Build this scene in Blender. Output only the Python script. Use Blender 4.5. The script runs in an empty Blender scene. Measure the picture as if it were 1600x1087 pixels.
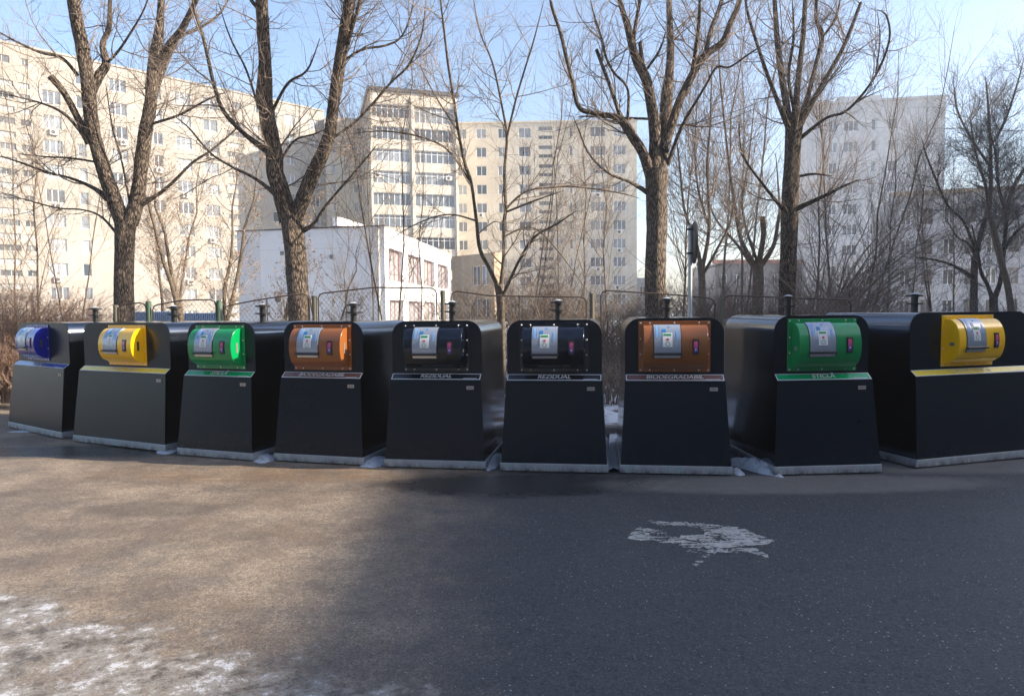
import bpy, math, random
import numpy as np
from mathutils import Vector, Matrix
random.seed(7)
rng = np.random.default_rng(11)
S = bpy.context.scene
C = S.collection
PI = math.pi
# ---------------------------------------------------------------- camera
F, PITCH, ROLL, EYE = 1067.0, 0.0542, 0.0103, 1.6
cd = bpy.data.cameras.new('camera'); cam = bpy.data.objects.new('camera', cd); C.objects.link(cam)
cd.sensor_width = 36; cd.lens = F / 1600 * 36; cd.clip_start = 0.05; cd.clip_end = 3000
cam.matrix_world = Matrix.Translation((0, 0, EYE)) @ Matrix.Rotation(PI/2 - PITCH, 4, 'X') @ Matrix.Rotation(-ROLL, 4, 'Z')
S.camera = cam
# ---------------------------------------------------------------- sky and sun
SUN = Vector((1, -0.13, math.tan(math.radians(25)) * math.hypot(1, .13))).normalized()
w = bpy.data.worlds.new('World'); S.world = w; w.use_nodes = True
wn = w.node_tree; bg = wn.nodes['Background']
sky = wn.nodes.new('ShaderNodeTexSky'); sky.sky_type = 'NISHITA'; sky.sun_disc = False
sky.sun_elevation = math.radians(25); sky.sun_rotation = math.atan2(SUN.x, SUN.y)
sky.air_density = 1.0; sky.dust_density = 1.7; sky.ozone_density = 2.0
tint = wn.nodes.new('ShaderNodeMix'); tint.data_type = 'RGBA'; tint.blend_type = 'MULTIPLY'; tint.inputs[0].default_value = 1; tint.inputs[7].default_value = (1.0, .955, .94, 1)
wn.links.new(sky.outputs[0], tint.inputs[6]); wn.links.new(tint.outputs[2], bg.inputs[0]); bg.inputs[1].default_value = 0.15
sd = bpy.data.lights.new('sun', 'SUN'); sd.energy = 5.0; sd.angle = math.radians(0.45); sd.color = (1, .87, .70)
so = bpy.data.objects.new('sun', sd); C.objects.link(so)
so.rotation_euler = SUN.to_track_quat('Z', 'Y').to_euler()
S.view_settings.view_transform = 'Standard'; S.view_settings.look = 'None'
S.view_settings.exposure = 1.25; S.view_settings.gamma = 1
S.cycles.max_bounces = 6; S.cycles.transparent_max_bounces = 8

# ---------------------------------------------------------------- pixel helpers (photo pixels, 1600 wide)
def ray(px, py):
    u, v = px - 800, py - 543.5
    c, s = math.cos(ROLL), math.sin(ROLL)
    x, y = u*c - v*s, u*s + v*c
    cp, sp = math.cos(PITCH), math.sin(PITCH)
    return Vector((x/F, cp - (y/F)*sp, -sp - (y/F)*cp))
def at(px, py, Y):
    r = ray(px, py); return Vector((0, 0, EYE)) + r * (Y / r.y)
def atz(px, py, z):
    r = ray(px, py); return Vector((0, 0, EYE)) + r * ((z - EYE) / r.z)

# ---------------------------------------------------------------- object helpers
def tag(o, label=None, cat=None, group=None, kind=None):
    if label: o['label'] = label
    if cat: o['category'] = cat
    if group: o['group'] = group
    if kind: o['kind'] = kind
    return o
def empty(name, loc=(0, 0, 0), rz=0):
    o = bpy.data.objects.new(name, None); C.objects.link(o); o.location = loc; o.rotation_euler = (0, 0, rz)
    o.empty_display_size = .2
    return o
class MB:
    def __init__(s): s.v = []; s.f = []; s.m = []
    def add(s, vs, fs, m=0):
        n = len(s.v); s.v += [tuple(p) for p in vs]; s.f += [tuple(i+n for i in f) for f in fs]; s.m += [m]*len(fs)
    def box(s, a, b, m=0, M=None):
        x0, y0, z0 = a; x1, y1, z1 = b
        vs = [Vector(p) for p in ((x0,y0,z0),(x1,y0,z0),(x1,y1,z0),(x0,y1,z0),(x0,y0,z1),(x1,y0,z1),(x1,y1,z1),(x0,y1,z1))]
        if M: vs = [M @ p for p in vs]
        s.add(vs, [(0,3,2,1),(4,5,6,7),(0,1,5,4),(1,2,6,5),(2,3,7,6),(3,0,4,7)], m)
    def cyl(s, a, b, r0, r1=None, n=12, m=0, caps=True):
        a, b = Vector(a), Vector(b); r1 = r0 if r1 is None else r1
        t = (b-a).normalized(); q = t.to_track_quat('Z', 'Y')
        vs = []
        for p, r in ((a, r0), (b, r1)):
            for i in range(n): vs.append(p + q @ Vector((r*math.cos(2*PI*i/n), r*math.sin(2*PI*i/n), 0)))
        fs = [(i, (i+1) % n, n+(i+1) % n, n+i) for i in range(n)]
        if caps: fs += [tuple(range(n))[::-1], tuple(range(n, 2*n))]
        s.add(vs, fs, m)
    def build(s, name, mats, parent=None, smooth=False, bevel=0):
        me = bpy.data.meshes.new(name); me.from_pydata(s.v, [], s.f)
        if not isinstance(mats, (list, tuple)): mats = [mats]
        for m in mats: me.materials.append(m)
        if len(mats) > 1: me.polygons.foreach_set('material_index', s.m)
        if smooth:
            me.polygons.foreach_set('use_smooth', [True]*len(me.polygons)); me.set_sharp_from_angle(angle=math.radians(38))
        o = bpy.data.objects.new(name, me); C.objects.link(o); o.parent = parent
        if bevel:
            b = o.modifiers.new('bevel', 'BEVEL'); b.width = bevel; b.segments = 2; b.limit_method = 'ANGLE'
        return o
def np_mesh(name, V, Q, mat, parent=None, smooth=True, attr=None, matidx=None):
    me = bpy.data.meshes.new(name)
    me.vertices.add(len(V)); me.vertices.foreach_set('co', V.astype(np.float32).ravel())
    k = Q.shape[1]
    me.loops.add(Q.size); me.loops.foreach_set('vertex_index', Q.astype(np.int32).ravel())
    me.polygons.add(len(Q)); me.polygons.foreach_set('loop_start', np.arange(0, Q.size, k, dtype=np.int32))
    me.update(calc_edges=True)
    if smooth: me.polygons.foreach_set('use_smooth', np.ones(len(Q), bool))
    for m in (mat if isinstance(mat, (list, tuple)) else [mat]): me.materials.append(m)
    if attr is not None:
        a = me.attributes.new('bark', 'FLOAT_VECTOR', 'POINT'); a.data.foreach_set('vector', attr.astype(np.float32).ravel())
    me.validate()
    o = bpy.data.objects.new(name, me); C.objects.link(o); o.parent = parent
    return o

# ---------------------------------------------------------------- materials
def srgb(*c): return tuple(((x/255)/12.92 if x <= 10 else ((x/255+.055)/1.055)**2.4) for x in c)
class N:
    """tiny node helper"""
    def __init__(s, name):
        s.m = bpy.data.materials.new(name); s.m.use_nodes = True; s.t = s.m.node_tree; s.b = s.t.nodes['Principled BSDF']
    def n(s, kind, **kw):
        o = s.t.nodes.new('ShaderNode'+kind)
        for k, v in kw.items(): setattr(o, k, v)
        return o
    def set(s, sock, v):
        if isinstance(v, bpy.types.NodeSocket): s.t.links.new(v, sock)
        elif isinstance(v, (tuple, list)) and sock.type == 'RGBA' and len(v) == 3: sock.default_value = (*v, 1)
        else: sock.default_value = v
    def coord(s, kind='Object'): return s.n('TexCoord').outputs[kind]
    def pos(s): return s.n('NewGeometry').outputs['Position']
    def attr(s, name): o = s.n('Attribute', attribute_name=name); return o.outputs['Vector']
    def map(s, v, sc=(1, 1, 1), loc=(0, 0, 0), rot=(0, 0, 0)):
        o = s.n('Mapping'); s.set(o.inputs[0], v); o.inputs[1].default_value = loc; o.inputs[2].default_value = rot; o.inputs[3].default_value = sc; return o.outputs[0]
    def noise(s, v, scale=5, detail=4, rough=.55, dist=0):
        o = s.n('TexNoise'); s.set(o.inputs['Vector'], v); o.inputs['Scale'].default_value = scale; o.inputs['Detail'].default_value = detail
        o.inputs['Roughness'].default_value = rough; o.inputs['Distortion'].default_value = dist; return o.outputs['Fac']
    def vor(s, v, scale=5, feature='F1', rnd=1, out='Distance'):
        o = s.n('TexVoronoi', feature=feature); s.set(o.inputs['Vector'], v); o.inputs['Scale'].default_value = scale; o.inputs['Randomness'].default_value = rnd; return o.outputs[out]
    def ramp(s, f, a, b, c0=(0, 0, 0), c1=(1, 1, 1)):
        o = s.n('ValToRGB'); s.set(o.inputs[0], f); e = o.color_ramp.elements
        e[0].position, e[1].position = a, b; e[0].color = (*c0, 1); e[1].color = (*c1, 1); return o.outputs[0]
    def mr(s, f, a, b, c=0, d=1):
        o = s.n('MapRange'); o.interpolation_type = 'SMOOTHSTEP'; s.set(o.inputs[0], f)
        for i, v in enumerate((a, b, c, d)): s.set(o.inputs[i+1], v)
        return o.outputs[0]
    def mix(s, f, a, b, mode='MIX'):
        o = s.n('Mix', data_type='RGBA', blend_type=mode); s.set(o.inputs[0], f); s.set(o.inputs[6], a); s.set(o.inputs[7], b); return o.outputs[2]
    def math(s, op, a, b=0, clamp=False):
        o = s.n('Math', operation=op, use_clamp=clamp); s.set(o.inputs[0], a); s.set(o.inputs[1], b); return o.outputs[0]
    def sep(s, v): o = s.n('SeparateXYZ'); s.set(o.inputs[0], v); return o.outputs
    def bump(s, h, strength=.3, dist=.02):
        o = s.n('Bump'); s.set(o.inputs['Height'], h); o.inputs['Strength'].default_value = strength; o.inputs['Distance'].default_value = dist
        s.set(s.b.inputs['Normal'], o.outputs[0]); return o
    def out(s, col=None, rough=None, metal=None, spec=None, coat=None, emis=None, es=None):
        B = s.b.inputs
        if col is not None: s.set(B['Base Color'], col)
        if rough is not None: s.set(B['Roughness'], rough)
        if metal is not None: s.set(B['Metallic'], metal)
        if spec is not None: s.set(B['Specular IOR Level'], spec)
        if coat is not None: B['Coat Weight'].default_value = coat; B['Coat Roughness'].default_value = .08
        if emis is not None: s.set(B['Emission Color'], emis); B['Emission Strength'].default_value = es
        return s.m
def paint(name, col, rough=.35, var=.12, metal=0, coat=0, spec=.5, sc=6):
    k = N(name); c = k.coord(); n = k.noise(c, sc, 5)
    d = tuple(x*(1-var) for x in col); e = tuple(min(1, x*(1+var)) for x in col)
    n2 = k.noise(c, sc*9, 3)
    return k.out(k.mix(n, d, e), k.mr(n2, .2, .8, rough*.85, rough*1.2), metal, spec, coat)
M = {}
def panel_mat(name, col, r0, r1):
    k = N(name); c0 = k.coord(); rv = k.n('VectorMath', operation='ADD'); k.set(rv.inputs[0], c0); rc = k.n('CombineXYZ'); q = k.math('MULTIPLY', k.n('ObjectInfo').outputs['Random'], 37.0); k.set(rc.inputs[0], q); k.set(rc.inputs[1], q); k.set(rv.inputs[1], rc.outputs[0]); c = rv.outputs[0]
    streak = k.noise(c, 1.6, 3, .5)
    scr = k.noise(k.map(c, (2, 2, 9), rot=(0, .7, 0)), 9, 6, .75)
    dust = k.mr(k.sep(c)[2], .08, .45, .55, 0)
    dn = k.math('MULTIPLY', dust, k.mr(k.noise(c, 14, 6, .7), .35, .75))
    col2 = k.mix(k.math('MULTIPLY', dn, .16), k.mix(streak, tuple(x*.85 for x in col), tuple(x*1.15 for x in col)), (.10, .085, .07))
    scm = k.mr(scr, .68, .72); col2 = k.mix(k.math('MULTIPLY', scm, .22), col2, (.10, .10, .10))
    k.bump(k.noise(c, 2.2, 2), .04, .02)
    return k.out(col2, k.math('ADD', k.mr(streak, .25, .8, r0, r1), k.math('MULTIPLY', scm, .05)), 0, .32)
M['panel'] = panel_mat('anthracite_panel', (.0045, .0075, .0135), .22, .27)
M['panel'].node_tree.nodes['Principled BSDF'].inputs['Specular Tint'].default_value = (.72, .87, 1, 1)
M['shell'] = panel_mat('anthracite_shell', (.19, .215, .25), .11, .17); M['shell'].node_tree.nodes['Principled BSDF'].inputs['Metallic'].default_value = 1.0
def galv():
    k = N('galvanised_steel'); c = k.coord(); v = k.vor(c, 70, out='Color'); n = k.noise(c, 9, 5)
    g = k.mix(k.math('MULTIPLY', n, .8), (.42, .46, .50), (.24, .27, .30)); g = k.mix(.12, g, v)
    g = k.mix(k.mr(k.noise(k.map(c, (1, 1, 3)), 5, 6, .7), .55, .75, 0, .5), g, (.13, .12, .11))
    g = k.mix(k.math('MULTIPLY', k.mr(k.sep(c)[2], .0, .075, .85, .1), k.mr(k.noise(k.map(c, (1, 1, .4)), 9, 7, .75), .38, .62)), g, (.055, .045, .036))  # dirt and contact darkening painted in towards the foot
    return k.out(g, k.mr(n, .3, .7, .4, .62), .3, .5)
M['galv'] = galv()
M['yellow'] = paint('yellow_hood', srgb(252, 194, 14), .2, .05, coat=.35)
M['green'] = paint('green_hood', srgb(0, 138, 74), .2, .05, coat=.35)
M['brown'] = paint('brown_hood', srgb(140, 84, 40), .22, .05, coat=.35)
M['black'] = paint('black_hood', (.003, .004, .010), .13, .1, coat=.2); M['black'].node_tree.nodes['Principled BSDF'].inputs['Specular Tint'].default_value = (.6, .8, 1, 1)
M['blue'] = paint('blue_hood', srgb(22, 34, 150), .2, .05, coat=.35)
M['l_yellow'] = paint('yellow_label', srgb(244, 218, 80), .25, .03, coat=.5)
M['l_green'] = paint('green_label', srgb(0, 160, 96), .25, .03, coat=.5)
M['l_brown'] = paint('brown_label', srgb(118, 80, 70), .25, .03, coat=.5)
M['l_black'] = paint('black_label', (.007, .009, .016), .2, .03, coat=.5)
M['l_blue'] = paint('blue_label', srgb(20, 70, 150), .25, .03, coat=.5)
M['white'] = paint('white_film', (.72, .74, .76), .35, .03)
M['offwhite'] = paint('faded_letters', (.72, .70, .50), .35, .03)
M['lidfilm'] = paint('silver_lid', (.34, .39, .46), .22, .04, metal=.35, sc=5)
M['lidblue'] = paint('pale_blue_print', srgb(120, 160, 205), .3, .05)
M['logo'] = paint('blue_print', srgb(40, 120, 175), .3, .05)
M['sgreen'] = paint('green_print', srgb(30, 140, 70), .35, .05)
M['sred'] = paint('red_print', srgb(200, 50, 45), .35, .05)
M['rubber'] = paint('black_handle', (.012, .012, .013), .35, .1)
M['steel'] = paint('bolt_steel', (.62, .62, .62), .3, .05, metal=.7)
M['plate'] = paint('tin_plate', (.42, .38, .33), .45, .08, metal=.2)
M['slot'] = paint('slot_dark', (.03, .033, .036), .5, .1)
M['slotgrey'] = paint('slot_grey', (.16, .16, .15), .5, .1)
def screen():
    k = N('reader_screen'); z = k.sep(k.coord('Generated'))[2]
    c = k.ramp(z, .15, .85, srgb(70, 60, 140), srgb(185, 70, 120))
    return k.out(k.mix(.6, c, (.02, .02, .03)), .12, 0, .5, .5, c, .12)
M['screen'] = screen()

# ---------------------------------------------------------------- ground
def asphalt():
    k = N('worn_asphalt'); p = k.pos(); x, y, z = k.sep(p)
    grain = k.noise(p, 75, 4, .8); fine = k.noise(p, 190, 2, .7); big = k.noise(p, .9, 6, .6, .4); mid = k.noise(p, 3.2, 8, .7, .2)
    grain = k.math('ADD', k.math('MULTIPLY', grain, .65), k.math('MULTIPLY', fine, .35))
    cell = k.sep(k.vor(p, 95, out='Color'))[0]; cell2 = k.sep(k.vor(p, 44, out='Color'))[1]
    base = k.mix(k.mr(grain, .38, .62), (.009, .011, .014), (.064, .069, .080))
    base = k.mix(k.mr(cell, .55, 1, 0, .45), base, (.10, .105, .12)); base = k.mix(k.mr(cell2, .8, 1, 0, .6), base, (.010, .011, .013))
    base = k.mix(k.mr(mid, .35, .7, 0, .35), base, (.050, .053, .060))
    # exposed pale aggregate chips
    chips = k.vor(k.map(p, (1, 1, 1)), 52, out='Distance'); cc = k.vor(p, 52, out='Color')
    sel = k.mr(k.sep(cc)[0], .50, .54); cs = k.mr(k.sep(cc)[1], 0, 1, .05, .27)
    chip = k.math('MULTIPLY', k.math('LESS_THAN', chips, cs), sel)
    chipd = k.mr(k.noise(p, .7, 4), .38, .62, .4, 1)
    base = k.mix(k.math('MULTIPLY', chip, chipd), base, k.mix(k.sep(cc)[2], (.09, .09, .10), (.34, .34, .35)))
    # brown dried mud on the left; its fade paints the shadow edge sharper
    mud_sun_edge = k.mr(k.math('ADD', x, k.math('MULTIPLY', mid, 1.2)), -.75, .75, 1, .06)
    dn = k.mr(k.noise(k.map(p, (1, 1.3, 1)), 1.8, 10, .74, .1), .30, .62)
    mud = k.math('MULTIPLY', mud_sun_edge, k.mr(dn, 0, 1, .62, 1))
    mudc = k.mix(k.mr(k.noise(k.map(p, (.9, 1.05, 1), rot=(0, 0, -.25)), .8, 12, .78, .1), .40, .62), (.32, .245, .180), (.62, .50, .37))
    mudc = k.mix(k.mr(grain, .44, .60, .62, 0), mudc, (.050, .040, .032)); mudc = k.mix(k.mr(k.noise(p, 24, 6, .8), .35, .65, .5, 0), mudc, (.075, .058, .044))
    mudc = k.mix(k.mr(k.noise(p, 26, 5, .75), .56, .72, 0, .5), mudc, (.05, .043, .038))
    mudc = k.mix(k.mr(cell, 0, .4, .5, 0), mudc, (.07, .055, .042))
    base = k.mix(k.math('MULTIPLY', mud, .93), base, mudc)
    # oval damp stain
    def blob(cx, cy, rx, ry, soft=.5, nz=1.0):
        a = k.math('DIVIDE', k.math('SUBTRACT', x, cx), rx); b = k.math('DIVIDE', k.math('SUBTRACT', y, cy), ry)
        d = k.math('SQRT', k.math('ADD', k.math('MULTIPLY', a, a), k.math('MULTIPLY', b, b)))
        d = k.math('ADD', d, k.math('MULTIPLY', k.math('SUBTRACT', k.noise(p, 3.4, 6, .7), .5), nz))
        return k.mr(d, 1-soft, 1+soft, 1, 0)
    for (cx, cy, rx, ry, st) in ((-2.95, 5.55, .62, .22, .5), (-1.95, 4.85, .22, .10, .4), (-4.2, 6.1, .5, .16, .35)):
        base = k.mix(k.math('MULTIPLY', blob(cx, cy, rx, ry, .25, .5), st), base, (.07, .055, .045))
    # wet patch mid-row, and a dark glossy strip before the left containers
    wet_dark = k.math('MAXIMUM', blob(.1, 6.25, 1.25, .42, .35, .9), blob(-5.6, 8.0, 3.0, .35, .4, .7))
    base = k.mix(k.math('MULTIPLY', wet_dark, .85), base, (.022, .021, .021))
    # rusty mud line and pale cement strip along the row
    rust = k.math('MULTIPLY', blob(-2.2, 6.75, 2.0, .32, .35, .9), k.mr(k.noise(k.map(p, (.6, 3, 1)), 5, 6, .7), .4, .6))
    base = k.mix(k.math('MULTIPLY', rust, .55), base, (.17, .095, .045))
    cem = k.math('MAXIMUM', blob(2.6, 6.15, 1.75, .33, .22, .55), blob(5.2, 6.75, 2.2, .30, .3, .5))
    base = k.mix(k.math('MULTIPLY', cem, .8), base, k.mix(k.noise(p, 7, 6, .7), (.11, .105, .098), (.21, .20, .185)))
    # trodden ice, bottom left
    ed = k.math('ADD', k.math('ADD', y, k.math('MULTIPLY', x, .47)), k.math('MULTIPLY', k.math('SUBTRACT', k.noise(p, 2.6, 10, .78, .3), .5), 1.5))
    icem = k.mr(ed, 2.42, 2.66, 1, 0)
    st = k.noise(k.map(p, (1, 1.15, 1), rot=(0, 0, -.5)), 5.5, 13, .84, 0)
    icec = k.mix(k.mr(st, .42, .52), (.085, .070, .058), (.27, .25, .225))
    icec = k.mix(k.mr(st, .545, .575), icec, (.56, .57, .60))
    brk = k.mr(k.noise(p, 4.2, 10, .82, .2), .40, .52, .1, .96)
    base = k.mix(k.math('MULTIPLY', icem, brk), base, icec)
    # streaks of snow grit near the row
    grit = k.math('MULTIPLY', k.mr(k.noise(k.map(p, (.8, 3, 1)), 9, 8, .75), .62, .68), k.mr(y, 5.9, 6.7))
    base = k.mix(k.math('MULTIPLY', grit, .55), base, (.38, .38, .40))
    k.bump(k.math('ADD', k.math('MULTIPLY', grain, 1.1), k.math('ADD', k.math('MULTIPLY', mid, 1.2), k.math('MULTIPLY', k.math('MULTIPLY', icem, st), 3.0))), .55, .012)
    rough = k.mr(wet_dark, 0, 1, .68, .22)
    rough = k.math('SUBTRACT', rough, k.math('MULTIPLY', icem, .3))
    rough = k.math('SUBTRACT', rough, k.math('MULTIPLY', chip, .2))
    return k.out(base, rough, 0, .4)
def snowground(name, lo, hi, sc=1.0, snow=(.62, .66, .72)):
    k = N(name); p = k.pos()
    n = k.noise(p, 1.3*sc, 9, .72, .5); lit = k.noise(p, 40, 5, .7)
    soil = k.mix(lit, (.05, .036, .026), (.16, .115, .075))
    s = k.mr(n, lo, hi); s = k.math('MULTIPLY', s, k.mr(k.noise(p, 14, 6, .75), .32, .45))
    k.bump(k.math('ADD', k.math('MULTIPLY', s, 1.5), lit), .6, .03)
    return k.out(k.mix(s, soil, snow), k.mr(s, 0, 1, .9, .55), 0, .3)
M['asphalt'] = asphalt(); M['verge'] = snowground('snowy_verge', .44, .52)
M['field'] = snowground('frozen_ground', .52, .62, .5)
def concrete(name, c0, c1, sc=4):
    k = N(name); p = k.pos(); n = k.noise(p, sc, 8, .7); f = k.noise(p, 60, 3)
    k.bump(f, .4, .01)
    return k.out(k.mix(k.mr(n, .3, .7), c0, c1), .85, 0, .3)
M['kerb'] = concrete('kerb_concrete', (.13, .125, .115), (.26, .25, .235))

kerb_pts = [(-60, 60), (-30, 34), (-18, 23), (-11.5, 16.2), (-8.2, 12.6), (-5.6, 10.4), (-2.6, 9.15), (0, 8.75), (3, 8.6), (6.5, 9.2), (10, 11.2), (16, 15.5), (28, 22), (60, 36), (120, 60)]
def spline(pts, n=6):
    P = [Vector((*p, 0)[:3]) if len(p) == 2 else Vector(p) for p in pts]; out = []
    for i in range(len(P)-1):
        a = P[max(i-1, 0)]; b = P[i]; c = P[i+1]; d = P[min(i+2, len(P)-1)]
        for j in range(n):
            t = j/n
            out.append(.5*((2*b)+(c-a)*t+(2*a-5*b+4*c-d)*t*t+(3*b-a-3*c+d)*t**3))
    out.append(P[-1]); return out
KP = spline(kerb_pts)
m = MB(); n = len(KP)
m.add([(p.x, p.y, 0) for p in KP]+[(p.x*1.6, -80, 0) for p in KP], [(i, i+n, i+n+1, i+1) for i in range(n-1)])
tag(m.build('road', M['asphalt']), kind='structure')
m = MB()
rows = [[(p.x, p.y+.13+d, .12 + (.02 if d else 0)*math.sin(i*1.7+d)) for i, p in enumerate(KP)] for d in (0, .6, 1.6, 3.5, 8)] + [[(p.x*3, 220+abs(p.x)*1.2, .10) for p in KP]]
vs = [q for r in rows for q in r]
m.add(vs, [(j*n+i, j*n+i+1, (j+1)*n+i+1, (j+1)*n+i) for j in range(len(rows)-1) for i in range(n-1)])
tag(m.build('verge', M['verge'], smooth=True), kind='structure')
m = MB(); m.add([(-400, -300, -.06), (400, -300, -.06), (400, 400, -.06), (-400, 400, -.06)], [(0, 1, 2, 3)])
tag(m.build('ground', M['field']), kind='structure')
m = MB(); prof = [(0, -.05), (.01, .10), (.03, .125), (.13, .128), (.135, -.05)]
vs = [(p.x, p.y+a, z) for p in KP for a, z in prof]
m.add(vs, [(i*5+j, i*5+j+1, (i+1)*5+j+1, (i+1)*5+j) for i in range(n-1) for j in range(4)])
tag(m.build('kerb', M['kerb']), kind='structure')
M['snow'] = None
def snowmat():
    k = N('old_snow'); p = k.pos(); n = k.noise(p, 22, 6, .7)
    k.bump(n, .8, .02)
    return k.out(k.mix(k.mr(n, .45, .75), (.50, .54, .60), (.24, .235, .235)), .6, 0, .3)
M['snow'] = snowmat()

# faded paint: flakes on a fine grid
def vnoise(x, y, seed=0):
    r = np.random.default_rng(seed).random((64, 64)); xi = np.floor(x).astype(int); yi = np.floor(y).astype(int)
    fx = x-xi; fy = y-yi; fx = fx*fx*(3-2*fx); fy = fy*fy*(3-2*fy)
    g = lambda a, b: r[a % 64, b % 64]
    return (g(xi, yi)*(1-fx)+g(xi+1, yi)*fx)*(1-fy)+(g(xi, yi+1)*(1-fx)+g(xi+1, yi+1)*fx)*fy
def paint_patch():
    # outline points in photo pixels, projected on to the road
    def poly(pp): return np.array([list(atz(a, b, 0).xy) for a, b in pp])
    def inside(P, X, Y):
        r = np.zeros(X.shape, bool); j = len(P)-1
        for i in range(len(P)):
            c = ((P[i, 1] > Y) != (P[j, 1] > Y)) & (X < (P[j, 0]-P[i, 0])*(Y-P[i, 1])/(P[j, 1]-P[i, 1]+1e-9)+P[i, 0]); r ^= c; j = i
        return r
    xs = np.arange(.6, 2.2, .0065); ys = np.arange(4.0, 5.4, .010)
    X, Y = np.meshgrid(xs, ys, indexing='ij')
    nz = vnoise(X*9, Y*60, 1)*.5+vnoise(X*30, Y*120, 2)*.3+vnoise(X*5, Y*9, 3)*.35
    wob = .03*(vnoise(X*12, Y*12, 5)-.5)
    d1 = inside(poly([(1095, 818), (1150, 824), (1185, 836), (1210, 846), (1195, 852), (1150, 856), (1110, 857), (1085, 852), (1098, 846), (1060, 842), (1062, 836), (1100, 836)]), X+wob, Y+wob)
    d2 = inside(poly([(1010, 814), (1100, 818), (1100, 824), (1060, 822), (1030, 820), (1012, 818)]), X+wob, Y+wob)
    d3 = inside(poly([(988, 830), (1000, 823), (1040, 832), (1040, 838), (1065, 843), (1062, 850), (1030, 848), (980, 842)]), X+wob, Y+wob)
    d4 = inside(poly([(1050, 842), (1100, 850), (1130, 858), (1180, 858), (1202, 868), (1200, 872), (1170, 864), (1118, 864), (1102, 876), (1088, 886), (1083, 882), (1100, 866), (1072, 862), (1060, 852)]), X+wob, Y+wob)
    nz = nz*.6 + .4*(vnoise(X*22+3, Y*170, 7)*.6+vnoise(X*70, Y*200, 8)*.55)
    mk = (d1 & (nz > .535)) | (d2 & (nz > .55)) | (d3 & (nz > .585)) | (d4 & (nz > .565))
    I, J = np.nonzero(mk); V = []; Q = []
    m = len(I); a = np.stack([xs[I], ys[J]], 1); dx = .0066; dy = .0101
    V = np.concatenate([np.c_[a+np.array(o), np.full(m, .0042)] for o in ((0, 0), (dx, 0), (dx, dy), (0, dy))])
    Q = np.stack([np.arange(m), np.arange(m)+m, np.arange(m)+2*m, np.arange(m)+3*m], 1)
    return V, Q
V, Q = paint_patch()
o = np_mesh('paint_patch', V, Q, concrete('worn_white_paint', (.30, .30, .28), (.46, .45, .42), 20), smooth=False)
tag(o, 'flaked patch of worn whitish road paint on the dark asphalt', 'road paint')

# ---------------------------------------------------------------- containers
GZ, ZBB, ZBT, HT = .091, .901, .962, 1.505
YBB, YBT, TBB, TBT, DEP = .088, .165, .058, .060, 1.42
AR = .15
def half_profile(W, H):
    """list of (half width, z) from bottom to top centre"""
    P = [(W/2-.012, GZ), (W/2-TBB, ZBB), (W/2-TBT, ZBT), (W/2-TBT, H-AR)]
    for i in range(1, 11):
        a = PI/2*i/10; P.append((W/2-TBT-AR+AR*math.cos(a), H-AR+AR*math.sin(a)))
    return P
def yf(z): return .01+(YBB-.01)*(z-GZ)/(ZBB-GZ) if z < ZBB else (YBB+(YBT-YBB)*(z-ZBB)/(ZBT-ZBB) if z < ZBT else YBT)
def text_mesh(body, size, shear, bold=.0):
    cu = bpy.data.curves.new('lettering', 'FONT'); cu.body = body; cu.size = size; cu.shear = shear; cu.offset = bold
    cu.align_x = 'CENTER'; cu.align_y = 'CENTER'; cu.extrude = .0006
    o = bpy.data.objects.new('lettering', cu); C.objects.link(o)
    bpy.context.view_layer.update()
    me = bpy.data.meshes.new_from_object(o.evaluated_get(bpy.context.evaluated_depsgraph_get())); bpy.data.objects.remove(o)
    return me
def add_mesh(name, me, mat, parent, M4):
    me.transform(M4); me.materials.clear(); me.materials.append(mat)
    o = bpy.data.objects.new(name, me); C.objects.link(o); o.parent = parent; return o
bolt_me = None
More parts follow.
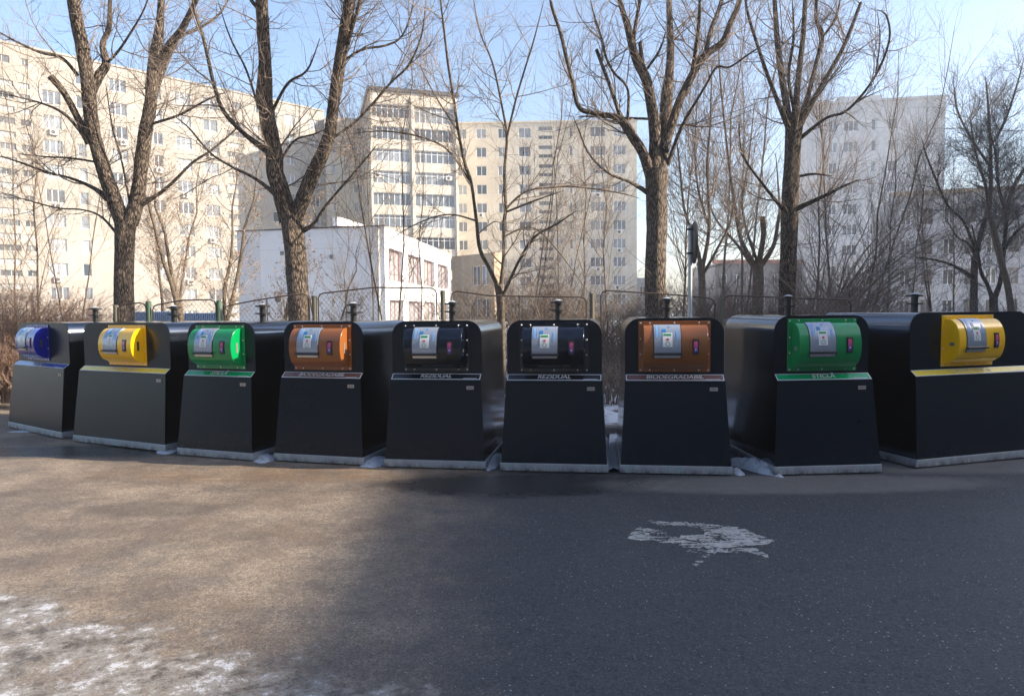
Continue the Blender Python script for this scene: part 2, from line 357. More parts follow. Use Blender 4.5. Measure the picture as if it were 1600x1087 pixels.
def container(x, y, deg, W, H, hood, lab, word, label, hx=0, letters='white'):
    global bolt_me
    t = empty('recycling_container', (x, y, 0), math.radians(deg))
    tag(t, label, 'recycling container', 'anthracite waste containers standing in a curved row')
    # galvanised base
    m = MB(); h = W/2
    m.box((-h, 0, .012), (h, DEP+.02, GZ)); m.box((-h+.04, .04, 0), (h-.04, DEP-.03, .012))
    m.build('base_frame', M['galv'], t, bevel=.008)
    # shell: sides and arched top
    P = half_profile(W, H); loop = [(-a, z) for a, z in P] + [(a, z) for a, z in P[::-1]]; L = len(loop)
    m = MB(); m.add([(a, yf(z), z) for a, z in loop]+[(a, DEP, z) for a, z in loop], [(i, i+1, L+i+1, L+i) for i in range(L-1)] + [tuple(range(L, 2*L))])
    m.build('shell', M['shell'], t, smooth=True)
    # front sheets, 4 mm proud
    def front(z0, z1, name, mat, off=.004, inset=0.0):
        zs = [z for _, z in P if z0-1e-6 <= z <= z1+1e-6]
        hw = [a for a, z in P if z0-1e-6 <= z <= z1+1e-6]
        m = MB(); vs = []; n = len(zs)
        for a, z in zip(hw, zs): vs += [(-a, yf(z)-off, z), (a, yf(z)-off, z)]
        m.add(vs, [(2*i, 2*i+1, 2*i+3, 2*i+2) for i in range(n-1)])
        # rim back to the shell
        k = len(m.v)
        edge = [2*i for i in range(n)] + [2*i+1 for i in range(n-1, -1, -1)]
        vs2 = [(m.v[i][0], m.v[i][1]+off+.004, m.v[i][2]) for i in edge]
        m.v += vs2
        for j in range(len(edge)):
            m.f.append((edge[j], edge[(j+1) % len(edge)], k+(j+1) % len(edge), k+j)); m.m.append(0)
        return m.build(name, mat, t)
    front(GZ, ZBB, 'lower_panel', M['panel'])
    front(ZBB, ZBT, 'sloping_ledge', M['panel'], .005)
    front(ZBT, H, 'upper_panel', M['panel'], .006)
    # label strip on the sloping ledge
    sl = Vector((0, YBT-YBB, ZBT-ZBB)); ln = sl.length; sl.normalize(); nr = Vector((0, -sl.z, sl.y))
    org = Vector((0, YBB-.005, ZBB)) + nr*.0025
    R = Matrix(((1, sl.x, nr.x), (0, sl.y, nr.y), (0, sl.z, nr.z))).to_4x4(); Mx = Matrix.Translation(org) @ R
    a = W/2-TBB-.008; b = .006; c = ln-.006
    m = MB(); m.box((-a, b, 0), (a, c, .002), 0, Mx)
    st = m.build('label_strip', M['white'], t)
    m = MB(); e = .009; m.box((-a+e, b+e, .002), (a-e, c-e, .0035), 0, Mx); m.build('colour_field', M[lab], st)
    me = text_mesh(word, .072, .2 if letters == 'white' else 0, 0)
    base_v = [v.co.copy() for v in me.vertices]; base_f = [tuple(q.vertices) for q in me.polygons]; tb = MB()
    for dx, dz in ((-.0014, 0), (0, .0003), (.0014, .0006)): tb.add([v+Vector((dx, 0, dz)) for v in base_v], base_f)
    me = bpy.data.meshes.new('lettering'); me.from_pydata(tb.v, [], tb.f)
    add_mesh('lettering', me, M['white'] if letters == 'white' else M['offwhite'], st, Mx @ Matrix.Translation((hx*.5, ln/2+.003, .0052)))
    m = MB(); m.box((a*.62, b+.013, .0035), (a*.92, b+.018, .0042), 0, Mx); m.build('small_print', M['white'] if letters == 'white' else M['offwhite'], st)
    # id plate
    m = MB(); zz = ZBB-.075; yy = yf(zz)-.006; pw = .055
    px = W/2-TBB-.055-pw
    m.box((px-pw/2-.01, yy-.002, zz-.017), (px+pw/2+.01, yy+.004, zz+.017)); pl = m.build('plate', M['plate'], t)
    m = MB(); m.box((px-pw/2+.002, yy-.0035, zz-.003), (px+pw/2-.002, yy-.002, zz+.003)); m.build('plate_print', M['slot'], pl)
    # hood: flange, drum, end caps
    hm = M[hood]; fz0, fz1 = ZBT+.025, H-.03; fw = .345; fy = YBT-.006; zc = (fz0+fz1)/2
    m = MB(); m.box((hx-fw, fy-.012, fz0), (hx+fw, fy, fz1)); fl = m.build('hood_flange', hm, t, bevel=.003)
    dw = .302; rz = (fz1-fz0)/2-.036; pr = .165
    prof = [(0, rz), (.012, rz)]
    for i in range(1, 22):
        an = PI/2 - i*(PI/2+.92)/21; prof.append((.012+(pr-.012)*max(0, math.cos(an))**.86, rz*math.sin(an)))
    prof += [(.045, -rz+.012), (.04, -rz), (0, -rz)]
    m = MB(); n = len(prof); y0 = fy-.012
    vs = [(hx+s*dw, y0-p, zc+z) for s in (-1, 1) for p, z in prof]
    m.add(vs, [(i, i+n, i+n+1, i+1) for i in range(n-1)] + [tuple(range(n)), tuple(range(2*n-1, n-1, -1))])
    hd = m.build('hood', hm, t, smooth=True, bevel=.004)
    for s in (-1, 1):
        m = MB(); X = hx+s*(dw+.001)
        if deg > 0 or hood == 'black': m.box((X-.002, y0-.105, zc-.045), (X+.002, y0-.055, zc-.012))
        else: m.box((X-.002, y0-.085, zc-.06), (X+.002, y0-.058, zc+.05))
        m.build('cap_slot', M['slotgrey'] if hood in ('green', 'brown') or deg > 0 else M['slot'], hd)
    # lid wrapped on the drum
    def curve(t0, t1, k, off):
        o = []
        for i in range(k+1):
            an = t0+(t1-t0)*i/k; p = .012+(pr-.012)*max(0, math.cos(an))**.86; z = rz*math.sin(an)
            nn = Vector((math.cos(an)/pr, math.sin(an)/rz)).normalized(); o.append((p+nn.x*off, z+nn.y*off))
        return o
    def wrap(name, x0, x1, t0, t1, off, mat, parent, thick=.002, k=10):
        a = curve(t0, t1, k, off); b2 = curve(t0, t1, k, off-thick); m = MB(); n = len(a)
        vs = [(hx+xx, y0-p, zc+z) for xx in (x0, x1) for p, z in a]+[(hx+xx, y0-p, zc+z) for xx in (x0, x1) for p, z in b2]
        fs = [(i, i+n, i+n+1, i+1) for i in range(n-1)]
        fs += [(i, i+1, 2*n+i+1, 2*n+i) for i in range(n-1)] + [(n+i, 3*n+i, 3*n+i+1, n+i+1) for i in range(n-1)]
        fs += [(0, 2*n, 3*n, n), (n-1, 2*n-1, 4*n-1, 3*n-1)]
        m.add(vs, fs); return m.build(name, mat, parent, smooth=True)
    lx0, lx1 = -.205, .045
    wrap('lid_recess', lx0-.008, lx1+.008, 1.42, -.50, .002, M['rubber'], t)
    lid = wrap('lid', lx0, lx1, 1.40, -.44, .007, M['lidfilm'], t, .005, 14)
    for (q0, q1, c0, c1) in ((-.19, -.165, .45, 1.15), (-.155, -.15, .5, 1.2), (.0, .02, .35, .8)):
        wrap('print_stripe', q0, q1, c1, c0, .0085, M['lidblue'], lid)
    wrap('print_arrow', -.13, -.095, .92, .70, .0085, M['logo'], lid)
    wrap('print_arrow', -.075, -.055, 1.12, 1.02, .0085, M['logo'], lid)
    sk = wrap('sticker', -.125, -.035, .68, .02, .009, M['white'], lid)
    wrap('sticker_band', -.115, -.045, .63, .53, .0105, M['sgreen'], sk)
    wrap('sticker_mark', -.09, -.068, .40, .31, .0105, M['sred'], sk)
    ring = MB(); Rr = 14
    for i in range(Rr):   # green ring on the sticker
        vs = []
        for rr in (.0215, .0165):
            for j in (i, i+1):
                aa = 2*PI*j/Rr; an = .15+rr*math.sin(aa)/rz; p, z = curve(an, an, 1, .011)[0]
                vs.append((hx-.08+rr*math.cos(aa), y0-p, zc+z))
        ring.add(vs, [(0, 1, 3, 2)])
    ring.build('sticker_ring', M['sgreen'], sk)
    # handle
    p, z = curve(-.27, -.27, 1, .022)[0]
    m = MB(); m.cyl((hx+lx0-.012, y0-p, zc+z), (hx+lx1+.012, y0-p, zc+z), .011, n=10)
    for xx in (lx0+.012, lx1-.012): m.cyl((hx+xx, y0-p+.03, zc+z+.004), (hx+xx, y0-p, zc+z), .009, n=8)
    hn = m.build('handle', M['rubber'], t, smooth=True)
    wrap('lid_lip', lx0+.004, lx1-.004, -.37, -.47, .012, M['steel'], lid, .008, 4)
    # card reader
    rd = wrap('card_reader', .152, .212, .36, -.32, .008, M['rubber'], t, .008, 6)
    wrap('reader_screen', .164, .200, .27, -.22, .0095, M['screen'], rd, .0015, 6)
    wrap('reader_light', .177, .187, -.07, -.12, .0105, M['white'], rd, .001, 2)
    # bolts
    if bolt_me is None:
        m = MB(); m.cyl((0, 0, 0), (0, -.004, 0), .0085, .0055, 8); bo = m.build('bolt', M['steel'], None, smooth=True); bolt_me = bo.data; bpy.data.objects.remove(bo)
    for bx, bz in [(q, zz) for q in (-.325, -.235, 0, .235, .325) for zz in (fz0+.018, fz1-.018)] + [(q, zc+zz) for q in (-.325, .325) for zz in (-.075, .075)]:
        b = bpy.data.objects.new('bolt', bolt_me); C.objects.link(b); b.parent = fl; b.location = (hx+bx, fy-.012, bz)
    # seam on the shoulder of the shell and lifting post
    m = MB(); cy = YBT+(DEP-YBT)*.55; m.cyl((0, cy, H-.02), (0, cy, H+.19), .036, n=16)
    m.cyl((0, cy, H+.085), (0, cy, H+.103), .088, n=20); m.cyl((0, cy, H+.172), (0, cy, H+.19), .085, n=20)
    m.cyl((0, cy, H+.19), (0, cy, H+.205), .05, .03, n=16)
    lp = m.build('lifting_post', M['rubber'], t, smooth=True)
    m = MB(); m.cyl((0, cy, H+.203), (0, cy, H+.215), .045, .02, n=10); m.build('snow_cap', M['snow'], lp, smooth=True)
    return t
CN = [(-6.544, 9.25, -34.65, 1.719, 1.505, 'blue', 'l_blue', 'HÂRTIE', 'container with dark blue hood, farthest left of the curved row', -.12, 'white'),
 (-4.807, 8.214, -25.6, 1.719, 1.505, 'yellow', 'l_yellow', 'PLASTIC, METAL', 'wide container with yellow hood between the blue and green hooded ones', .05, 'pale'),
 (-3.321, 7.5, -20.39, 1.07, 1.505, 'green', 'l_green', 'STICLĂ', 'green hooded glass container standing between yellow and brown hoods, left side', 0, 'white'),
 (-2.075, 7.179, -15.15, 1.07, 1.505, 'brown', 'l_brown', 'BIODEGRADABIL', 'brown hooded organic waste container beside the left green one, orange end cap', 0, 'white'),
 (-.804, 6.88, -9.01, 1.07, 1.505, 'black', 'l_black', 'REZIDUAL', 'black hooded container right next to the left brown hooded container', 0, 'white'),
 (.399, 6.665, -7.6, 1.07, 1.505, 'black', 'l_black', 'REZIDUAL', 'black hooded container beside the snowy gap and right brown hooded container', 0, 'white'),
 (1.568, 6.521, -7.08, 1.07, 1.515, 'brown', 'l_brown', 'BIODEGRADABIL', 'brown hooded organic waste container facing straight on, right of the snowy gap', 0, 'white'),
 (3.02, 6.471, 3.93, 1.07, 1.525, 'green', 'l_green', 'STICLĂ', 'green hooded glass container turned to show its dark left side', 0, 'white'),
 (4.803, 6.914, 16.74, 1.719, 1.54, 'yellow', 'l_yellow', 'PLASTIC, METAL', 'wide container with yellow hood cut off by the right picture edge', -.06, 'pale')]
for c in CN: container(*c)

# snow left between the containers and on their tops
def snow_mound(x, y, rx, ry, h, rz, label):
    n, k = 40, 14; V = [(0, 0, h)]; m = MB()
    for j in range(1, k+1):
        for i in range(n):
            a = 2*PI*i/n; r = j/k; ca, sa = math.cos(a), math.sin(a)
            wob = .8+.55*float(vnoise(np.array(ca*1.7+x*9+20.), np.array(sa*1.7+y*5+20.), 4))
            X, Y_ = rx*r*wob*ca, ry*r*wob*sa
            b1 = float(vnoise(np.array(X*22+40+x), np.array(Y_*22+40+y), 6)); b2 = float(vnoise(np.array(X*60+40+x), np.array(Y_*60+40), 8))
            V.append((X, Y_, max(h*(1-r**2.2)*(.62+.5*b1)+.012*(b2-.4)*(1-r), -.004 if j == k else .001)))
    fs = [(0, 1+i, 1+(i+1) % n) for i in range(n)]
    for j in range(k-1): fs += [(1+j*n+i, 1+(j+1)*n+i, 1+(j+1)*n+(i+1) % n, 1+j*n+(i+1) % n) for i in range(n)]
    m.add(V, fs); o = m.build('snow_clump', M['snow'], smooth=True); o.location = (x, y, 0); o.rotation_euler = (0, 0, rz)
    tag(o, label, 'snow', 'clumps of old snow between the containers')
def foot(px, py): p = atz(px, py, 0); return p.x, p.y
for (px, py, rx, ry, h, rz, lb) in (
    (262, 704, .10, .16, .03, .4, 'small snow clump between the left yellow and left green hooded containers'),
    (412, 717, .13, .22, .05, .3, 'snow clump between the left green and left brown hooded containers'),
    (584, 722, .12, .26, .06, .1, 'snow clump between the left brown and first black hooded containers'),
    (772, 721, .07, .34, .07, -.1, 'snow clump between the two black hooded containers'),
    (1152, 738, .05, .12, .04, 0, 'small snow bit at the right foot of the right brown hooded container'),
    (1180, 732, .10, .36, .10, .45, 'grey ridge of snow between the right brown and right green hooded containers'),
    (40, 674, .22, .07, .012, 0, 'thin snow smear at the foot of the blue hooded container')):
    snow_mound(*foot(px, py), rx, ry, h, rz, lb)
# snow lane in the gap
m = MB(); A = atz(948, 738, 0); B = atz(970, 738, 0); Cc = atz(953, 676, 0); D = atz(972, 676, 0)
k = 10; V = []
for i in range(k+1):
    t = i/k; a = A.lerp(Cc, t); b = B.lerp(D, t)
    for s in range(5):
        q = a.lerp(b, s/4); V.append((q.x, q.y, .012+.045*math.sin(PI*s/4)*(.5+.5*math.sin(3+t*9))+ (.02*random.random())))
m.add(V, [(i*5+j, i*5+j+1, (i+1)*5+j+1, (i+1)*5+j) for i in range(k) for j in range(4)])
tag(m.build('snow_strip', M['snow'], smooth=True), 'narrow strip of trodden snow in the gap right of the second black hooded container', 'snow')

# ---------------------------------------------------------------- tubes / plants
def tubes(P, R, sides=3):
    """P (N,k,3), R (N,k) -> verts, quads, bark coords"""
    Nn, k, _ = P.shape
    T = np.gradient(P, axis=1); T /= np.linalg.norm(T, axis=2, keepdims=True)+1e-9
    ref = np.where(np.abs(T[:, :1, 2:3]) > .85, np.array([[[0, 1., 0]]]), np.array([[[0, 0, 1.]]]))
    ref = np.broadcast_to(ref, T.shape)
    U = np.cross(T, ref); U /= np.linalg.norm(U, axis=2, keepdims=True)+1e-9; W = np.cross(T, U)
    a = np.arange(sides)*2*PI/sides
    V = P[:, :, None, :] + R[:, :, None, None]*(np.cos(a)[None, None, :, None]*U[:, :, None, :]+np.sin(a)[None, None, :, None]*W[:, :, None, :])
    base = np.arange(Nn)[:, None, None]*k*sides + np.arange(k-1)[None, :, None]*sides
    i0 = np.arange(sides)[None, None, :]; i1 = (i0+1) % sides
    Q = np.stack([base+i0, base+i1, base+sides+i1, base+sides+i0], -1).reshape(-1, 4)
    L = np.concatenate([np.zeros((Nn, 1)), np.cumsum(np.linalg.norm(np.diff(P, axis=1), axis=2), 1)], 1)
    rb = R[:, :1].repeat(k, 1)
    BC = np.stack([np.cos(a)[None, None]*rb[:, :, None], np.sin(a)[None, None]*rb[:, :, None], np.broadcast_to(L[:, :, None], (Nn, k, sides))], -1)
    return V.reshape(-1, 3), Q, BC.reshape(-1, 3)
def merge(parts):
    V = []; Q = []; B = []; n = 0
    for v, q, b in parts: V.append(v); Q.append(q+n); B.append(b); n += len(v)
    return np.concatenate(V), np.concatenate(Q), np.concatenate(B)
def resample(P, R, k):
    P = np.asarray(P, float); R = np.asarray(R, float)
    d = np.r_[0, np.cumsum(np.linalg.norm(np.diff(P, axis=0), axis=1))]; t = np.linspace(0, d[-1], k)
    return np.stack([np.interp(t, d, P[:, i]) for i in range(3)], 1), np.interp(t, d, R)
def grow(P, R, n, lr, ang, up, k=6, tmin=.12, rs=.55, rmax=.012, rtip=.0018, curl=.25, flat=1.0, bias=None):
    Nn, kk, _ = P.shape
    L = np.linalg.norm(np.diff(P, axis=1), axis=2).sum(1); idx = rng.choice(Nn, n, p=L/L.sum())
    t = (tmin+(1-tmin)*rng.random(n))*(kk-1); i = np.minimum(t.astype(int), kk-2); f = (t-i)[:, None]
    p0 = P[idx, i]*(1-f)+P[idx, i+1]*f; tan = P[idx, i+1]-P[idx, i]; tan /= np.linalg.norm(tan, axis=1, keepdims=True)+1e-9
    r0 = (R[idx, i]*(1-f[:, 0])+R[idx, i+1]*f[:, 0])*rs; r0 = np.minimum(r0, rmax*(.6+.7*rng.random(n)))
    q = rng.normal(size=(n, 3)); q[:, 1] *= flat; q -= (q*tan).sum(1, keepdims=True)*tan; q /= np.linalg.norm(q, axis=1, keepdims=True)+1e-9
    a = np.radians(ang[0]+(ang[1]-ang[0])*rng.random(n))[:, None]
    d = tan*np.cos(a)+q*np.sin(a)
    Ln = (lr[0]+(lr[1]-lr[0])*rng.random(n)**1.4)*(1-.45*t/(kk-1)); st = (Ln/(k-1))[:, None]
    pts = [p0]; bend = rng.normal(size=(n, 3))*curl
    for j in range(k-1):
        pts.append(pts[-1]+st*d)
        d = d+np.array([[0, 0, up]])/(k-1)*2+bend/(k-1)+rng.normal(size=(n, 3))*curl*.35
        if bias is not None: d = d+np.array([bias])/(k-1)
        d /= np.linalg.norm(d, axis=1, keepdims=True)
    Pn = np.stack(pts, 1); s = np.linspace(0, 1, k)[None]
    Rn = r0[:, None]*(1-s)+np.minimum(rtip, r0[:, None]*.6)*s
    return Pn, Rn
def barkmat(name, dark, light, sc=1.0, bump=.9, moss=None):
    k = N(name); b = k.attr('bark')
    v = k.map(b, (1, 1, .19)); dis = k.noise(k.map(b, (1, 1, .6)), 11*sc, 5)
    o = k.n('VectorMath', operation='ADD'); k.set(o.inputs[0], v); cmb = k.n('CombineXYZ'); k.set(cmb.inputs[0], k.math('MULTIPLY', dis, .09)); k.set(cmb.inputs[1], k.math('MULTIPLY', dis, .05)); k.set(o.inputs[1], cmb.outputs[0])
    f = k.vor(o.outputs[0], 30*sc, 'DISTANCE_TO_EDGE'); f2 = k.noise(o.outputs[0], 60*sc, 6, .7)
    h = k.math('ADD', k.math('MULTIPLY', k.mr(f, 0, .28), .7), k.math('MULTIPLY', f2, .6))
    big = k.noise(b, 3, 4)
    c = k.mix(k.mr(h, .38, .95), dark, light); c = k.mix(k.mr(big, .35, .7, 0, .35), c, tuple(x*.6 for x in light))
    if moss: c = k.mix(k.math('MULTIPLY', k.mr(k.noise(b, 6, 6, .7), .55, .68), .6), c, moss)
    k.bump(h, bump, .02)
    return k.out(c, .9, 0, .2)
M['bark'] = barkmat('furrowed_bark', (.034, .026, .020), (.27, .215, .17), 1.15, .9)
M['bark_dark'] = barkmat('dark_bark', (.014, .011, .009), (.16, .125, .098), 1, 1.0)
M['bark_smooth'] = barkmat('young_bark', (.07, .052, .038), (.22, .175, .13), 2, .4)
def twigmat(name, a, b):
    k = N(name); p = k.pos(); n = k.noise(p, 2.2, 3); n2 = k.noise(p, 11, 2)
    return k.out(k.mix(k.mr(k.math('ADD', k.math('MULTIPLY', n, .6), k.math('MULTIPLY', n2, .4)), .35, .65), a, b), .7, 0, .3)
M['twig'] = twigmat('grey_brown_twigs', (.12, .09, .072), (.33, .26, .205))
M['twig_red'] = twigmat('reddish_brush', (.16, .095, .065), (.36, .25, .18))
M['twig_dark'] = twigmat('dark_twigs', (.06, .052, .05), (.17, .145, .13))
M['twig_pale'] = twigmat('pale_shoots', (.20, .15, .11), (.36, .29, .22))
def leafmat(name, a, b):
    k = N(name); n = k.noise(k.pos(), 9, 2); return k.out(k.mix(k.mr(n, .3, .7), a, b), .8, 0, .2)
M['keys'] = leafmat('dry_seed_keys', (.22, .14, .09), (.42, .30, .20))
M['litter'] = leafmat('dead_leaves', (.12, .06, .03), (.30, .17, .09))

def leaves(P, n, size, rngs=(.3, 1), droop=.0):
    Nn, k, _ = P.shape; idx = rng.integers(0, Nn, n); t = (rngs[0]+(rngs[1]-rngs[0])*rng.random(n))*(k-1); i = np.minimum(t.astype(int), k-2); f = (t-i)[:, None]
    c = P[idx, i]*(1-f)+P[idx, i+1]*f + rng.normal(size=(n, 3))*.015
    a = rng.normal(size=(n, 3)); a[:, 2] -= droop; a /= np.linalg.norm(a, axis=1, keepdims=True); b = np.cross(a, rng.normal(size=(n, 3))); b /= np.linalg.norm(b, axis=1, keepdims=True)
    s = size*(.6+.8*rng.random(n))[:, None]
    V = np.stack([c, c+a*s+b*s*.35, c+a*s*1.9, c+a*s-b*s*.35], 1).reshape(-1, 3)
    return V, np.arange(n*4).reshape(-1, 4)

DEN = (1.4, 2.1, 3.0)
def traced_tree(name, label, cat, Y, limbs, mats, group, n1=60, n2=260, n3=500, trunk=0, l1=(.6, 2.0), l2=(.3, 1.1), spread=.9, up=.25, base_z=.1, tw=None, sides=14, flat=1.0, n0=0):
    """limbs: list of [(px,py,rpx),...]; first one is the trunk. Each limb gets its own run in depth."""
    t = empty(name); tag(t, label, cat, group)
    n1, n2, n3 = int(n1*DEN[0]), int(n2*DEN[1]), int(n3*DEN[2])
    polys = []; origin = None; done = []
    for li, lb in enumerate(limbs):
        x0 = lb[0]
        # depth: start where the nearest already placed limb passes, then drift
        y0 = Y; best = 1e9
        if li:
            for pl in done:
                for (a, b, yy) in pl:
                    dd = (a-x0[0])**2+(b-x0[1])**2
                    if dd < best: best = dd; y0 = yy
        drift = 0 if li == 0 else (rng.random()*2-1)*spread
        total = math.dist(lb[0][:2], lb[-1][:2])+1; acc = 0; rec = []; pts = []; rad = []
        for i, (a, b, r) in enumerate(lb):
            if i: acc += math.dist(lb[i-1][:2], (a, b))
            yy = y0+drift*(acc/total)*min(2.0, total/170)
            rec.append((a, b, yy)); pts.append(at(a, b, yy)); q = r*.88 if (r > 9 or li == 0) else r*(.66+.34*max(0, r-4)/5); q = q*.35 if (i == len(lb)-1 and r <= 3.2) else q; rad.append(q*yy/F)
        done.append(rec)
        sp = spline([tuple(p) for p in pts], 5); rr = []
        for i in range(len(rad)-1): rr += [rad[i]+(rad[i+1]-rad[i])*j/5 for j in range(5)]
        rr.append(rad[-1]); polys.append((np.array([list(p) for p in sp]), np.array(rr)))
    org = polys[0][0][0].copy(); org[2] = base_z
    # trunk goes down to the soil with a flare
    P0, R0 = polys[0]; ext = [[org[0], org[1], base_z-.1], [org[0], org[1], base_z+.25]]
    polys[0] = (np.vstack([ext, P0]), np.r_[R0[0]*1.45, R0[0]*1.15, R0])
    t.location = org
    off = np.array([org[0], org[1], org[2]])
    for li, (P, R) in enumerate(polys):
        nn = max(6, int(len(P)*1.5)) if li else 40
        P, R = resample(P, R, nn)
        big = R[0] > .035
        sd_ = sides*2 if li == 0 else (sides if big else 6)
        V, Q, B = tubes(P[None], R[None], sd_)
        if big:   # knobbly, furrowed surface
            ax = np.repeat(P, sd_, 0); d = V-ax; rl = np.linalg.norm(d, axis=1, keepdims=True)
            an = np.tile(np.arange(sd_)*2*PI/sd_, nn); L = B[:, 2]
            k = 1+.05*np.sin(3*an+L*1.3+li)+.04*np.sin(5*an-L*2.1)+.05*(vnoise(an/(2*PI)*8, L*2.2, li+3)-.5)+.05*(vnoise(an*2.2, L*6, li+9)-.5)*2
            V = ax+d*k[:, None]
        # closed tip
        nm = 'trunk' if li == 0 else 'branch'
        V = V-off
        tip = len(V)-sd_
        m_ = np_mesh(nm, V, Q, mats[0], t, True, B)
        if R[-1] > .02:   # sawn-off end
            me = m_.data; cap = MB(); cap.add([tuple(v) for v in V[tip:]], [tuple(range(sd_))]); cap.build('cut_end', M['twig_pale'], m_)
    A = [resample(P, R, 9) for P, R in polys[1:]] or [resample(*polys[0], 9)]
    PA = np.stack([a[0] for a in A]); RA = np.stack([a[1] for a in A])
    parts = []
    P1, R1 = grow(PA, RA, n1, l1, (25, 75), up, 8, .08, .5, .014, .003, .4, flat); parts.append(tubes(P1-off, R1, 5))
    P2, R2 = grow(np.concatenate([P1, P1]), np.concatenate([R1, R1]), n2, l2, (25, 65), up*.8, 6, .1, .6, .008, .002, .35, flat); parts.append(tubes(P2-off, R2, 3))
    P3, R3 = grow(P2, R2, n3, (l2[0]*.5, l2[1]*.55), (25, 60), up*.6, 4, .1, .7, .0045, .0018, .35, flat); parts.append(tubes(P3-off, R3, 3))
    if n0:   # thin hairs on trunk and limbs
        TP, TR = resample(*polys[0], 9)
        Ph, Rh = grow(np.concatenate([PA, TP[None], TP[None]]), np.concatenate([RA, TR[None], TR[None]]), n0, (.25, 1.1), (30, 95), .25, 6, .25, .3, .006, .0018, .5); parts.append(tubes(Ph-off, Rh, 3))
    V, Q, B = merge(parts); cr = np_mesh('crown', V, Q, tw or mats[1], t, True)
    return t, (P1, P2, P3, off)

MT = (M['bark'], M['twig']); GT = 'big bare trees standing behind the fence'
T1 = [[(193,505,17),(193,430,15.5),(195,370,16),(197,345,18)],
 [(194,352,13),(178,310,12.5),(160,260,12),(147,215,11),(140,170,11),(137,130,11),(128,70,11),(118,20,10),(112,-30,9),(105,-90,7)],
 [(202,350,14),(213,315,12),(218,280,11),(222,240,11),(228,200,10.5),(235,160,10),(240,110,9.5),(245,80,9),(250,40,7),(252,0,6),(255,-60,5)],
 [(137,155,8),(155,118,7.5),(166,100,7),(160,70,5.5),(170,45,5),(172,0,4),(175,-60,3)],
 [(166,100,3),(185,80,3),(205,50,2.5),(225,15,2),(240,-30,1.5)],
 [(140,225,7),(122,185,6),(100,145,6),(79,119,6.5)],
 [(137,222,4),(103,180,3.5),(60,160,2.5),(0,146,2)],
 [(122,119,4),(97,91,3.5),(62,82,3),(19,62,2.5),(-10,45,2)],
 [(243,112,7),(262,75,6.5),(285,45,6),(300,15,5.5),(315,-20,4),(330,-70,3)],
 [(238,170,5),(248,130,5),(262,95,4.5),(280,60,3.5),(310,45,3),(345,20,2.5),(365,-20,2)],
 [(220,318,7),(245,305,4),(270,285,3.5),(300,255,3),(330,235,2.5),(360,210,2),(380,190,1.5)],
 [(168,310,7),(148,295,4.5),(115,280,3),(70,268,2.5),(20,250,2),(-20,240,1.5)],
 [(190,375,4),(160,340,2.5),(130,328,2),(90,325,2),(40,312,1.8),(0,300,1.5)],
 [(160,255,3),(110,247,2.5),(70,245,2),(30,240,2)],
 [(232,195,3.5),(280,180,2.6),(320,158,2.2),(350,145,1.8)],
 [(205,330,3),(190,250,2.6),(176,200,2.4),(165,130,2)]]
T2 = [[(468,505,19),(465,450,18),(462,400,18),(458,360,19),(456,335,20)],
 [(452,345,16),(440,300,15),(430,270,15),(428,240,14.5),(420,200,13.5),(415,170,13),(412,150,14),(414,100,11),(411,50,10.5),(409,0,10),(407,-60,9)],
 [(460,345,14),(478,300,12.5),(490,270,12),(505,240,11.5),(515,210,10.5),(519,180,10),(524,140,9),(530,100,9),(538,50,9),(545,10,9),(552,-50,7)],
 [(530,110,5),(542,75,4.5),(552,40,4),(560,10,4),(568,-30,3)],
 [(424,240,7),(385,212,5),(350,175,4.5),(335,135,4),(325,90,4),(315,50,3.5),(305,20,3.5),(297,-20,3)],
 [(438,310,6),(400,280,3.5),(365,262,3),(330,240,2.5),(295,200,2),(270,180,1.5)],
 [(532,100,3.5),(565,78,3),(600,72,2.6),(625,60,2.4),(640,30,2),(650,-20,1.5)],
 [(470,362,6),(490,350,4),(510,320,3),(540,285,2.4),(570,250,2),(590,225,1.5)],
 [(510,222,3.5),(550,195,3),(580,165,3),(610,130,2.6),(640,100,2.4),(660,50,2),(665,0,1.6)],
 [(425,175,4),(450,130,3),(480,110,2.4),(500,60,2)],
 [(436,255,3.5),(460,220,2.5),(490,210,2),(515,200,2)],
 [(404,170,3),(385,110,2.5),(360,60,2),(340,0,1.6)],
 [(410,20,5),(392,0,4),(378,-30,3)]]
